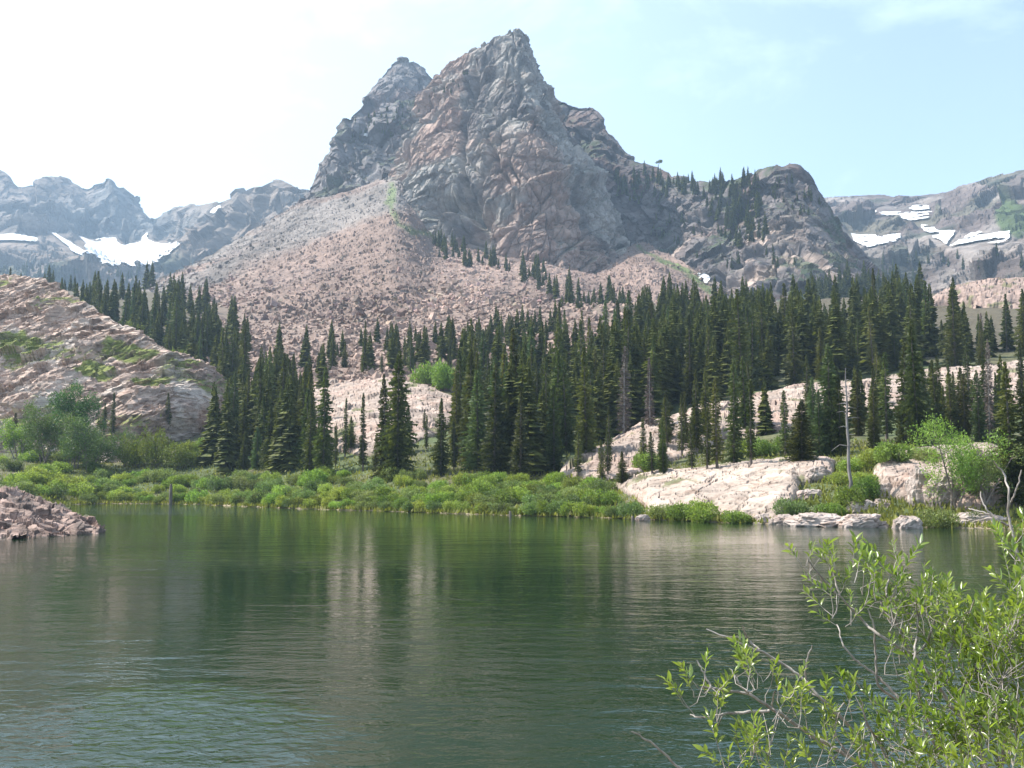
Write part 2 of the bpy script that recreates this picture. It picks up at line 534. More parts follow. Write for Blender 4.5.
t.links.new(b.outputs[0], out.inputs['Surface'])
xs = np.linspace(-420, 420, 60); ys = np.linspace(-10, 300, 40)
X, Y = np.meshgrid(xs, ys, indexing='ij')
me = make_mesh('lake_water', np.stack([X, Y, 0 * X], -1).reshape(-1, 3), grid_faces(60, 40)[:, ::-1], M_water, True)
o = link('lake_water', me); tag(o, 'rippled dark green mountain lake', kind='structure')

# ---- valley floor behind the far shore
vrows = {
 -340: (505, [(474, 205), (445, 260), (385, 340), (335, 430), (305, 540), (290, 720)]),
 0:    (508, [(476, 195), (448, 245), (385, 335), (328, 425), (303, 530), (290, 720)]),
 60:   (505, [(478, 205), (450, 245), (385, 330), (328, 420), (303, 520), (290, 720)]),
 110:  (503.5, [(480, 212), (452, 243), (392, 318), (333, 408), (305, 505), (290, 700)]),
 200:  (504.5, [(480, 208), (455, 232), (400, 300), (345, 390), (315, 490), (295, 660)]),
 300:  (508.5, [(478, 182), (457, 200), (412, 252), (378, 312), (350, 385), (318, 490)]),
 400:  (511.5, [(479, 162), (455, 180), (408, 232), (372, 300), (346, 372), (312, 470)]),
 500:  (515, [(482, 148), (460, 168), (412, 226), (372, 292), (342, 370), (306, 460)]),
 600:  (517.5, [(484, 138), (466, 155), (424, 202), (372, 280), (336, 360), (305, 450)]),
 700:  (521.5, [(484, 122), (465, 140), (424, 182), (376, 250), (336, 340), (305, 450)]),
 800:  (525, [(484, 107), (462, 126), (436, 152), (386, 218), (336, 330), (300, 450)]),
 900:  (527, [(490, 99), (460, 118), (438, 142), (382, 212), (334, 320), (296, 440)]),
 1024: (529, [(494, 95), (464, 112), (438, 134), (378, 204), (330, 310), (290, 430)]),
 1360: (530, [(494, 96), (464, 112), (438, 134), (378, 204), (330, 310), (290, 430)]),
}
ctrl = []
for px_ in sorted(vrows):
    sp, rows = vrows[px_]
    Ds = shoreD(sp)
    ctrl.append([(px_, 'z', Ds - 14, -3.5), (px_, 'z', Ds, -0.02), (px_, 'z', Ds + 3, 0.55)] + [(px_, a, b_) for a, b_ in rows])
def vd(p, px, py, tp):
    q = p.copy()
    return 1.1 * fbm(q * 0.05, 4, 3) * sstep(tp, 0.2, 0.4) + 0.25 * fbm(q * 0.4, 3, 4)
def vc(p, px, py, tp, n):
    a = np.array([0.085, 0.11, 0.045]); b_ = np.array([0.15, 0.115, 0.075]); tl = np.array([0.22, 0.16, 0.13])
    sand = np.array([0.34, 0.28, 0.2])
    w = sstep(fbm(p * 0.06, 4, 21), -0.15, 0.3)
    c = mixv(np.tile(a, (len(p), 1)), b_, w * 0.5)
    c = mixv(c, np.array([0.095, 0.08, 0.052]), sstep(p[:, 1], 225, 270))
    c = mixv(c, tl, sstep(p[:, 1], 270, 330) * sstep(px, 180, 260) * (1 - sstep(px, 560, 640)))
    c = mixv(c, sand, (1 - sstep(p[:, 2], 0.2, 0.5)))
    return c
loft('valley_ground', ctrl, 420, 260, M_soil, vd, vc, 'grassy forest floor rising behind the far shore', back=None)

# ---- left rock hill
def strat(p, ang, s):
    """coordinates whose third axis crosses the beds"""
    ca, sa = math.cos(ang), math.sin(ang)
    q = np.stack([p[:, 0] * ca + p[:, 2] * sa, p[:, 1], -p[:, 0] * sa + p[:, 2] * ca], -1)
    return q * np.array(s)
hill = [
 [(-330, 470, 215), (-330, 400, 235), (-330, 320, 265), (-330, 262, 300)],
 [(-100, 470, 212), (-100, 400, 232), (-100, 325, 262), (-100, 268, 296)],
 [(0, 462, 208), (0, 400, 228), (0, 330, 258), (0, 274, 290)],
 [(50, 460, 208), (50, 400, 226), (50, 338, 254), (50, 281, 282)],
 [(95, 458, 207), (98, 408, 222), (96, 350, 246), (92, 307, 268)],
 [(128, 456, 206), (134, 415, 214), (138, 370, 234), (136, 331, 252)],
 [(165, 455, 218), (172, 420, 220), (180, 384, 232), (182, 355, 246)],
 [(200, 455, 236), (210, 422, 236), (220, 397, 243), (222, 376, 254)],
 [(228, 458, 256), (236, 432, 257), (242, 408, 260), (243, 393, 266)],
 [(244, 460, 285), (248, 440, 286), (250, 420, 288), (248, 404, 292)],
]
hill = [[(a, (b_ + 14 if k == 0 else b_), D + 26) for k, (a, b_, D) in enumerate(cc)] for cc in hill]
def hd(p, px, py, tp):
    q = strat(p, 0.45, (0.06, 0.06, 0.22))
    a = facet(q, 3, 1.3); q2 = strat(p, 0.5, (0.16, 0.16, 0.6)); b_ = facet(q2, 13, 1.3)
    q3 = strat(p, 0.5, (0.45, 0.45, 1.5)); c_ = facet(q3, 23, 1.2)
    smooth_face = sstep(px, 150, 185) * sstep(py, 375, 390)
    k = 1 - 0.75 * smooth_face
    return (a * 1.9 + b_ * 0.9 + c_ * 0.45) * k * (0.55 + 0.45 * (1 - sstep(tp, 0.85, 1))) + 1.4 * fbm(p * 0.05, 3, 2)
def hc(p, px, py, tp, n):
    base = np.tile(np.array([0.42, 0.31, 0.25]), (len(p), 1))
    q = strat(p, 0.5, (0.3, 0.3, 1.0))
    _, e, cid = facet(q, 77, want_edge=True)
    base *= (0.75 + 0.5 * cid)[:, None]
    pal = mixv(base, np.array([0.50, 0.42, 0.36]), sstep(fbm(p * 0.12, 4, 61), 0.0, 0.4))
    g_ = np.array([0.19, 0.21, 0.055])
    gm = sstep(fbm(p * np.array([0.06, 0.06, 0.10]), 4, 31) + 0.12 * n[:, 2], 0.20, 0.30) * sstep(n[:, 2], 0.25, 0.6)
    spots = 0
    for (cx, cy, rx, ry) in ((22, 346, 26, 12), (130, 352, 28, 9), (60, 420, 20, 10), (150, 385, 22, 6), (95, 372, 24, 7), (180, 366, 20, 4)):
        spots = np.maximum(spots, np.exp(-(((px - cx) / rx) ** 2 + ((py - cy) / ry) ** 2)))
    gm = np.maximum(gm, sstep(spots + 0.35 * fbm(p * 0.3, 3, 8), 0.28, 0.42) * sstep(n[:, 2], -0.5, 0.0))
    c = mixv(pal, g_, gm)
    return c
loft('rocky_hill', hill, 520, 360, M_hill, hd, hc, 'layered pink rock hill with grass patches on the left shore', back=(90, 0.8))

# ---- talus slopes
tal = [
 [(40, 440, 300), (20, 380, 420), (40, 330, 580), (60, 315, 760)],
 [(110, 430, 310), (110, 370, 420), (120, 322, 560), (138, 296, 760)],
 [(190, 410, 320), (190, 350, 440), (190, 305, 600), (190, 268, 800)],
 [(250, 405, 320), (250, 345, 440), (248, 290, 620), (246, 236, 860)],
 [(310, 400, 320), (310, 335, 440), (308, 270, 640), (303, 202, 950)],
 [(350, 398, 315), (350, 335, 430), (352, 262, 640), (352, 190, 950)],
 [(390, 396, 312), (390, 330, 420), (392, 255, 620), (398, 178, 930)],
 [(430, 395, 312), (430, 330, 420), (430, 285, 560), (432, 238, 830)],
 [(480, 395, 315), (480, 330, 420), (480, 290, 560), (482, 252, 790)],
 [(540, 395, 320), (540, 330, 430), (540, 295, 560), (545, 262, 770)],
 [(600, 390, 330), (600, 335, 440), (600, 305, 560), (600, 272, 780)],
 [(645, 385, 335), (645, 335, 440), (645, 300, 580), (642, 240, 900)],
 [(700, 380, 345), (700, 335, 450), (700, 312, 560), (700, 276, 760)],
 [(745, 375, 355), (745, 335, 450), (745, 325, 540), (745, 305, 640)],
]
def td(p, px, py, tp):
    a = facet(p * 0.12, 5, 1.0)
    return 6 * fbm(p * 0.008, 3, 6) + 1.6 * fbm(p * 0.06, 4, 7) + a * 1.3 + 0.5 * facet(p * 0.3, 15)
def tc(p, px, py, tp, n):
    pink = np.tile(np.array([0.245, 0.172, 0.14]), (len(p), 1)); grey = np.array([0.19, 0.165, 0.15])
    lim = 430 - px * 0.62
    w = 1 - sstep(py - (268 - (px - 250) * 0.42) + 14 * fbm(p * 0.01, 3, 9), -8, 10)
    c = mixv(pink, grey, w * (px < 420))
    c = mixv(c, np.array([0.21, 0.15, 0.125]), sstep(fbm(p * 0.013, 4, 19), 0.0, 0.5))
    g_ = np.array([0.10, 0.15, 0.04])
    d1 = dist_poly(px, py, [(392, 185), (390, 205), (398, 225), (412, 232), (440, 236)]) + 4 * fbm(p * 0.03, 3, 77)
    d2 = dist_poly(px, py, [(638, 246), (665, 262), (690, 276), (712, 290)]) + 3 * fbm(p * 0.03, 3, 78)
    c = mixv(c, g_, (1 - sstep(d1, 1, 6)) * 0.7); c = mixv(c, g_, (1 - sstep(d2, 1, 4)) * 0.8)
    c = c * (0.8 + 0.4 * sstep(fbm(p * np.array([0.03, 0.006, 0.006]), 3, 401), -0.3, 0.4))[:, None]
    gp_ = sstep(fbm(p * 0.02, 4, 88), 0.28, 0.4) * sstep(py, 300, 350)
    c = mixv(c, g_, gp_ * 0.8)
    return c
loft('talus_slope', tal, 560, 360, M_talus, td, tc, 'pink boulder slope fanning down below the cliffs', back=(60, 0.1))

# ---- the central rock tower
tower = [
 [(360, 262, 840), (372, 222, 900), (384, 188, 925), (398, 150, 950), (416, 112, 975), (434, 79, 1000)],
 [(398, 272, 810), (400, 234, 850), (406, 198, 868), (420, 150, 905), (438, 105, 945), (456, 61, 985)],
 [(436, 285, 780), (438, 250, 822), (444, 205, 842), (454, 150, 868), (467, 95, 912), (484, 44, 965)],
 [(488, 295, 750), (490, 266, 782), (492, 215, 800), (495, 155, 830), (500, 90, 878), (507, 31, 945)],
 [(530, 302, 735), (528, 276, 765), (524, 218, 785), (520, 152, 818), (516, 90, 868), (514, 30, 940)],
 [(572, 310, 738), (568, 284, 766), (558, 225, 790), (545, 155, 825), (533, 92, 875), (520, 31, 942)],
 [(616, 318, 770), (609, 296, 798), (597, 240, 820), (573, 168, 855), (546, 105, 898), (523, 33, 950)],
 [(637, 320, 820), (634, 296, 848), (624, 240, 872), (592, 172, 905), (552, 108, 940), (525, 36, 975)],
 [(652, 320, 930), (643, 296, 950), (629, 240, 965), (596, 174, 985), (554, 112, 1005), (526, 40, 1020)],
]
GRO = [  # (polyline, width, depth m)
 ([(474, 66), (470, 91), (460, 120), (457, 145), (464, 180), (470, 215)], 4.5, 13),
 ([(503, 145), (492, 168), (483, 186), (476, 205)], 2.6, 8),
 ([(430, 118), (450, 104), (474, 88)], 4, 10),
 ([(440, 205), (462, 206), (478, 214), (474, 240)], 12, 20),
 ([(575, 190), (583, 215), (592, 240)], 4, 9),
 ([(545, 100), (552, 135), (570, 170)], 3.0, 8),
 ([(520, 60), (523, 90), (515, 112)], 2.4, 6),
 ([(488, 130), (496, 150), (502, 170), (520, 190)], 2.0, 6),
 ([(405, 150), (398, 180), (396, 200)], 5, 9),
]
LED = [  # ledges: proud of the face
 ([(470, 60), (500, 45), (518, 55)], 5, 6),
 ([(450, 222), (500, 200), (560, 175), (600, 180)], 4.5, 8),
 ([(478, 75), (500, 68), (530, 78)], 3, 5),
 ([(432, 100), (470, 76), (505, 40)], 3.5, 8),
]
def cd(p, px, py, tp):
    fade = 1 - 0.75 * sstep(tp, 0.84, 1.0)
    q = strat(p, -0.3, (1, 1, 0.6))
    v1, e1, _ = facet(q / 85, 61, 0.9, True); v2, e2, _ = facet(q / 38, 13, 0.8, True); v3, e3, _ = facet(q / 15, 23, 0.8, True)
    d = (v1 * 10 + v2 * 5) * fade
    fine = v3 * 1.7 + facet(q / 6.5, 33, 0.9) * 1.0 + facet(q / 3.0, 39, 1.0) * 0.5 - 1.6 * (1 - sstep(e2, 0, 0.05))
    qv = strat(p, -0.45, (1 / 9.0, 1 / 9.0, 1 / 42.0)); vv, ev, _ = facet(qv, 47, 0.7, True)
    fine += vv * 2.2 - 1.5 * (1 - sstep(ev, 0, 0.1))
    d -= 3.0 * (1 - sstep(e1, 0, 0.05)) + 2.4 * (1 - sstep(e2, 0, 0.07)) + 1.3 * (1 - sstep(e3, 0, 0.12))
    q2 = strat(p, 0.3, (0.010, 0.010, 0.07))
    d += facet(q2, 43, 0.5) * 3.5
    r = 1 - np.abs(fbm(q * 0.013, 3, 53)); d -= 5 * sstep(r, 0.93, 1.0)
    wx = px + 3 * fbm(p * 0.05, 3, 81); wy = py + 3 * fbm(p * 0.05, 3, 82)
    for pl, w, dep in GRO: d -= dep * np.exp(-(dist_poly(wx, wy, pl) / w) ** 2)
    for pl, w, dep in LED: d += dep * np.exp(-(dist_poly(wx, wy, pl) / w) ** 2)
    return d * (0.5 + 0.5 * fade) + fine
def ccol(p, px, py, tp, n):
    grey = np.tile(np.array([0.27, 0.245, 0.222]), (len(p), 1))
    pink = np.array([0.28, 0.20, 0.165]); dark = np.array([0.11, 0.093, 0.09])
    _, e, cid = facet(p / 30, 91, want_edge=True)
    c = mixv(grey, pink, sstep(fbm(p * 0.012, 4, 63) + 0.25 * (cid - 0.5), -0.05, 0.3))
    c = mixv(c, dark, sstep(fbm(p * np.array([0.03, 0.03, 0.012]), 4, 64), 0.12, 0.4) * 0.8)
    c = mixv(c, np.array([0.32, 0.285, 0.255]), sstep(fbm(p * 0.03, 4, 65), 0.25, 0.5) * 0.7)
    g_ = np.array([0.07, 0.085, 0.045])
    c = mixv(c, g_, sstep(n[:, 2] + 0.3 * fbm(p * 0.05, 3, 66), 0.72, 0.85) * 0.6)
    return c
loft('rock_tower', tower, 560, 520, M_cliff, cd, ccol, 'sharp grey and pink rock peak rising over the talus', back=(260, 0.7))

def cd2(p, px, py, tp):
    fade = 1 - 0.6 * sstep(tp, 0.84, 1.0)
    q = strat(p, 0.3, (1, 1, 0.9))
    d = facet(q / 70, 103, 1.0) * 9 + facet(q / 30, 113, 0.9) * 5 + facet(q / 12, 123, 1.0) * 2.6 + facet(q / 6, 133) * 1.4
    r = 1 - np.abs(fbm(q * np.array([0.016, 0.016, 0.007]), 4, 54)); d -= 10 * sstep(r, 0.84, 1.0)
    return d * fade
def ccol2(p, px, py, tp, n):
    c = ccol(p, px, py, tp, n) * np.array([0.66, 0.66, 0.72])
    return mixv(c, np.array([0.06, 0.075, 0.045]), sstep(fbm(p * 0.02, 4, 67) + 0.45 * n[:, 2], 0.42, 0.58) * 0.75)
# left shoulder and the rear summit
shoulder = [
 [(262, 262, 960), (270, 245, 985), (282, 228, 1010), (290, 216, 1030)],
 [(296, 250, 960), (300, 232, 985), (302, 215, 1010), (302, 203, 1040)],
 [(318, 240, 940), (318, 215, 975), (317, 195, 1010), (314, 180, 1050)],
 [(340, 235, 920), (340, 200, 965), (336, 165, 1010), (331, 148, 1055)],
 [(362, 235, 910), (362, 195, 955), (356, 150, 1010), (343, 118, 1065)],
 [(390, 240, 905), (388, 195, 955), (380, 150, 1020), (372, 116, 1080)],
 [(420, 250, 905), (418, 195, 965), (412, 150, 1040), (408, 98, 1110)],
 [(450, 260, 930), (452, 200, 990), (450, 140, 1070), (440, 78, 1140)],
 [(490, 260, 980), (490, 200, 1040), (490, 140, 1110), (485, 80, 1180)],
]
loft('left_shoulder', shoulder, 360, 300, M_cliff, cd2, ccol2, 'dark rocky shoulder left of the sharp peak', back=(260, 0.7))
rear = [
 [(300, 260, 1150), (308, 220, 1190), (318, 190, 1230), (326, 170, 1260)],
 [(330, 230, 1150), (332, 190, 1200), (338, 150, 1250), (346, 122, 1290)],
 [(355, 220, 1150), (358, 170, 1210), (364, 130, 1270), (370, 93, 1320)],
 [(380, 220, 1150), (380, 160, 1210), (384, 110, 1280), (386, 70, 1335)],
 [(402, 220, 1150), (402, 160, 1210), (402, 105, 1280), (402, 58, 1340)],
 [(424, 220, 1160), (424, 160, 1220), (422, 110, 1285), (418, 64, 1340)],
 [(446, 220, 1180), (446, 165, 1230), (442, 120, 1290), (436, 78, 1340)],
 [(480, 220, 1200), (480, 175, 1250), (476, 130, 1300), (470, 96, 1350)],
]
loft('rear_summit', rear, 260, 240, M_cliff, cd2, ccol2, 'rounded dark summit behind the sharp peak', back=(320, 0.7))
# right shoulder and wooded hump
hump = [
 [(520, 300, 960), (520, 250, 1000), (525, 180, 1060), (530, 110, 1120), (535, 85, 1170)],
 [(575, 305, 900), (572, 250, 960), (568, 190, 1020), (565, 140, 1080), (562, 99, 1130)],
 [(610, 310, 870), (608, 260, 930), (605, 200, 990), (600, 150, 1050), (598, 111, 1100)],
 [(635, 312, 830), (634, 262, 890), (630, 220, 950), (628, 190, 1000), (624, 152, 1060)],
 [(665, 316, 760), (664, 275, 830), (662, 245, 890), (660, 210, 960), (658, 170, 1020)],
 [(700, 320, 680), (698, 285, 750), (696, 250, 820), (694, 220, 890), (692, 182, 960)],
 [(740, 322, 620), (738, 290, 690), (736, 255, 760), (734, 220, 830), (732, 178, 900)],
 [(778, 322, 590), (776, 290, 640), (774, 250, 710), (774, 210, 780), (772, 166, 850)],
 [(806, 322, 590), (808, 290, 640), (808, 250, 700), (806, 210, 770), (800, 166, 850)],
 [(835, 322, 600), (842, 295, 650), (842, 262, 710), (836, 232, 780), (822, 196, 860)],
 [(870, 325, 610), (876, 305, 650), (876, 285, 710), (866, 265, 790), (846, 232, 880)],
 [(915, 328, 620), (918, 318, 660), (916, 306, 720), (906, 294, 800), (880, 272, 900)],
]
def hcol(p, px, py, tp, n):
    c = ccol(p, px, py, tp, n) * np.array([0.50, 0.48, 0.52])  # dark vegetated rock, darkened further in colour for the shade on these faces
    c = mixv(c, np.array([0.33, 0.26, 0.22]), sstep(fbm(p * 0.02, 3, 90), 0.15, 0.35) * sstep(py, 200, 230))
    return mixv(c, np.array([0.05, 0.07, 0.035]), sstep(fbm(p * 0.025, 4, 68) + 0.4 * n[:, 2], 0.34, 0.5) * 0.85)
loft('wooded_shoulder', hump, 520, 340, M_cliff, cd2, hcol, 'dark wooded cliff shoulder right of the sharp peak', back=(260, 0.6))

# ---- far ridges
SNOW_L = [[(78, 236), (94, 243), (116, 239), (124, 247), (142, 243), (148, 233), (152, 243), (170, 246), (188, 240), (170, 256), (154, 266), (128, 271), (104, 267), (86, 253)],
          [(50, 234), (56, 235), (84, 253), (82, 258), (74, 255)], [(-40, 238), (10, 236), (40, 240), (36, 244), (8, 242), (-40, 246)]]
SNOW_R = [[(880, 210), (888, 208), (896, 213), (932, 213), (928, 220), (908, 222), (900, 217), (882, 217)],
          [(850, 235), (860, 236), (874, 235), (876, 238), (900, 236), (898, 243), (880, 246), (866, 249), (854, 242)],
          [(919, 226), (934, 228), (940, 233), (956, 232), (952, 239), (948, 246), (934, 240), (924, 233)],
          [(950, 247), (964, 240), (976, 231), (982, 235), (1008, 233), (1012, 238), (1000, 246), (978, 249)]]
def calm_snow(px, py, polys):
    k = np.ones(px.shape)
    for pl in polys:
        dd = np.where(inside(px, py, pl), 0, dist_poly(px, py, pl + [pl[0]]))
        k = np.minimum(k, 0.05 + 0.95 * sstep(dd, 1, 10))
    return k
def fd(p, px, py, tp):
    fade = 1 - 0.7 * sstep(tp, 0.8, 1.0)
    q = p * np.array([1, 1, 0.45])
    d = facet(q / 170, 203, 1.2) * 42 + facet(q / 75, 213, 1.2) * 20 + facet(q / 30, 223) * 8 + facet(q / 14, 224) * 3.5
    r = 1 - np.abs(fbm(q * np.array([0.006, 0.006, 0.002]), 4, 55)); d -= 38 * sstep(r, 0.82, 1.0)
    return d * fade * calm_snow(px, py, SNOW_L)
left_far = [
 [(-260, 330, 1500), (-260, 290, 1750), (-260, 250, 2100), (-260, 215, 2350), (-260, 150, 2500)],
 [(-60, 330, 1500), (-60, 285, 1750), (-60, 248, 2100), (-60, 220, 2350), (-60, 165, 2500)],
 [(0, 330, 1500), (0, 282, 1750), (0, 245, 2100), (0, 222, 2350), (2, 172, 2500)],
 [(24, 330, 1500), (24, 282, 1750), (24, 246, 2100), (24, 222, 2350), (20, 187, 2500)],
 [(48, 330, 1500), (48, 282, 1750), (48, 250, 2100), (48, 225, 2380), (46, 177, 2550)],
 [(70, 330, 1500), (70, 282, 1750), (70, 256, 2100), (70, 230, 2400), (70, 179, 2600)],
 [(86, 330, 1500), (86, 284, 1750), (86, 260, 2100), (86, 236, 2400), (86, 187, 2600)],
 [(108, 330, 1500), (108, 284, 1750), (108, 264, 2100), (108, 240, 2400), (108, 179, 2600)],
 [(124, 330, 1500), (124, 284, 1750), (124, 266, 2100), (124, 242, 2400), (124, 192, 2620)],
 [(142, 330, 1500), (142, 284, 1750), (142, 265, 2100), (142, 242, 2400), (142, 206, 2640)],
 [(157, 330, 1500), (157, 284, 1750), (157, 260, 2050), (157, 240, 2350), (157, 217, 2650)],
 [(178, 330, 1450), (178, 284, 1700), (178, 255, 1950), (178, 235, 2200), (178, 206, 2500)],
 [(208, 330, 1400), (208, 284, 1650), (208, 252, 1850), (208, 230, 2050), (208, 204, 2300)],
 [(235, 330, 1400), (235, 280, 1600), (235, 248, 1780), (235, 222, 1950), (235, 196, 2150)],
 [(256, 330, 1400), (256, 276, 1560), (256, 240, 1720), (256, 214, 1880), (254, 185, 2050)],
 [(274, 330, 1400), (274, 270, 1540), (274, 235, 1680), (274, 208, 1830), (272, 180, 2000)],
 [(300, 330, 1400), (300, 270, 1540), (300, 235, 1660), (300, 214, 1800), (300, 190, 1950)],
 [(360, 330, 1400), (360, 280, 1540), (360, 250, 1660), (360, 235, 1800), (360, 222, 1950)],
]
def fcol(p, px, py, tp, n):
    a = np.tile(np.array([0.22, 0.21, 0.20]), (len(p), 1)); b_ = np.array([0.31, 0.25, 0.21])
    c = mixv(a, b_, sstep(fbm(p * 0.004, 4, 73), -0.1, 0.35))
    c = mixv(c, np.array([0.32, 0.24, 0.19]), sstep(py, 228, 244) * sstep(n[:, 2], 0.35, 0.6) * 0.8)
    return mixv(c, np.array([0.06, 0.085, 0.05]), sstep(fbm(p * 0.008, 4, 69), -0.05, 0.15) * sstep(py, 248, 268) * 0.8)
loft('far_left_ridge', left_far, 480, 300, M_far, fd, fcol, 'hazy blue ridge with a snow bowl on the far left', back=(300, 0.5))
right_far = [
 [(770, 340, 900), (770, 310, 1100), (770, 270, 1300), (770, 235, 1550), (770, 205, 1800)],
 [(824, 340, 900), (824, 305, 1100), (824, 265, 1300), (824, 230, 1550), (824, 197, 1800)],
 [(850, 340, 900), (850, 300, 1080), (850, 260, 1280), (850, 228, 1520), (850, 193, 1800)],
 [(880, 340, 880), (880, 296, 1060), (880, 255, 1250), (880, 226, 1500), (880, 194, 1780)],
 [(908, 340, 860), (908, 292, 1040), (908, 252, 1230), (908, 225, 1470), (908, 196, 1760)],
 [(936, 340, 840), (936, 290, 1010), (936, 250, 1200), (936, 224, 1440), (936, 192, 1730)],
 [(962, 340, 820), (962, 288, 990), (962, 248, 1170), (962, 222, 1400), (962, 186, 1690)],
 [(992, 340, 800), (992, 286, 960), (992, 246, 1140), (992, 218, 1360), (992, 179, 1640)],
 [(1024, 340, 780), (1024, 284, 930), (1024, 244, 1110), (1024, 212, 1320), (1024, 169, 1600)],
 [(1100, 340, 760), (1100, 280, 900), (1100, 235, 1080), (1100, 195, 1280), (1100, 146, 1540)],
 [(1320, 340, 740), (1320, 270, 860), (1320, 215, 1040), (1320, 165, 1220), (1320, 100, 1480)],
]
def fd2(p, px, py, tp):
    fade = 1 - 0.75 * sstep(tp, 0.8, 1.0)
    q = strat(p, -0.15, (1, 1, 0.8))
    d = facet(q / 120, 303, 1.2) * 22 + facet(q / 48, 313, 1.2) * 12 + facet(q / 20, 323) * 5 + facet(q / 9, 324) * 2
    return d * fade * calm_snow(px, py, SNOW_R)
def fcol2(p, px, py, tp, n):
    a = np.tile(np.array([0.20, 0.155, 0.14]), (len(p), 1)); b_ = np.array([0.36, 0.31, 0.28])
    c = mixv(a, b_, sstep(fbm(p * 0.009, 4, 93), 0.0, 0.3))
    g1 = np.array([0.11, 0.13, 0.055])
    c = mixv(c, g1, sstep(fbm(p * 0.006, 4, 94), 0.15, 0.4) * 0.4)
    sp = np.exp(-(((px - 1012) / 22) ** 2 + ((py - 222) / 14) ** 2))
    c = mixv(c, np.array([0.12, 0.17, 0.06]), sstep(sp + 0.3 * fbm(p * 0.02, 3, 95), 0.4, 0.6))
    return mixv(c, np.array([0.05, 0.07, 0.04]), sstep(fbm(p * 0.014, 4, 96) + sstep(py, 245, 285) * 0.5, 0.3, 0.5) * 0.7)
loft('far_right_ridge', right_far, 460, 320, M_far, fd2, fcol2, 'brown far ridge with snow patches on the right', back=(300, 0.5))

# ---- left foreground spit of rock
spit = [
 [(-330, 545, 58), (-330, 536, 63), (-330, 505, 75), (-330, 470, 92), (-330, 474, 120)],
 [(-100, 545, 64), (-100, 534, 70), (-100, 505, 80), (-100, 482, 92), (-100, 488, 115)],
 [(0, 545, 70), (0, 530, 76), (0, 508, 82), (0, 489, 90), (0, 492, 106)],
 [(25, 543, 71), (25, 529, 77), (25, 510, 82), (25, 493, 90), (25, 498, 104)],
 [(50, 541, 73), (50, 529, 78), (50, 514, 83), (50, 501, 90), (50, 506, 101)],
 [(75, 539, 75), (75, 529, 79), (75, 519, 83), (75, 511, 89), (75, 516, 97)],
 [(96, 538, 77), (97, 530, 80), (98, 525.5, 83), (99, 521, 87), (100, 527, 93)],
 [(112, 540, 78), (112, 536, 81), (112, 532, 84), (112, 530, 87), (112, 534, 91)],
]
spit = [[(a - 9 * (a > 20), b_, D) for a, b_, D in cc] for cc in spit]
def sd(p, px, py, tp):
    q = strat(p, -0.25, (0.8, 0.8, 2.6))
    return facet(q, 403, 1.2) * 0.42 + facet(strat(p, -0.25, (1.4, 1.4, 3.5)), 413) * 0.2 + 0.25 * fbm(p * 0.3, 3, 5)
def sc_(p, px, py, tp, n):
    base = np.tile(np.array([0.30, 0.215, 0.18]), (len(p), 1))
    _, e, cid = facet(strat(p, -0.25, (0.8, 0.8, 2.2)), 477, want_edge=True)
    base *= (0.65 + 0.75 * cid)[:, None]
    c = mixv(base, np.array([0.12, 0.10, 0.09]), sstep(fbm(p * 0.5, 3, 31), 0.1, 0.4) * 0.7)
    return mixv(c, np.array([0.10, 0.13, 0.045]), sstep(tp, 0.74, 0.85) * sstep(fbm(p * 0.4, 3, 41), -0.3, 0.1))
loft('rock_spit', spit, 300, 150, M_hill, sd, sc_, 'low reddish layered rock point at the left shore', back=None)

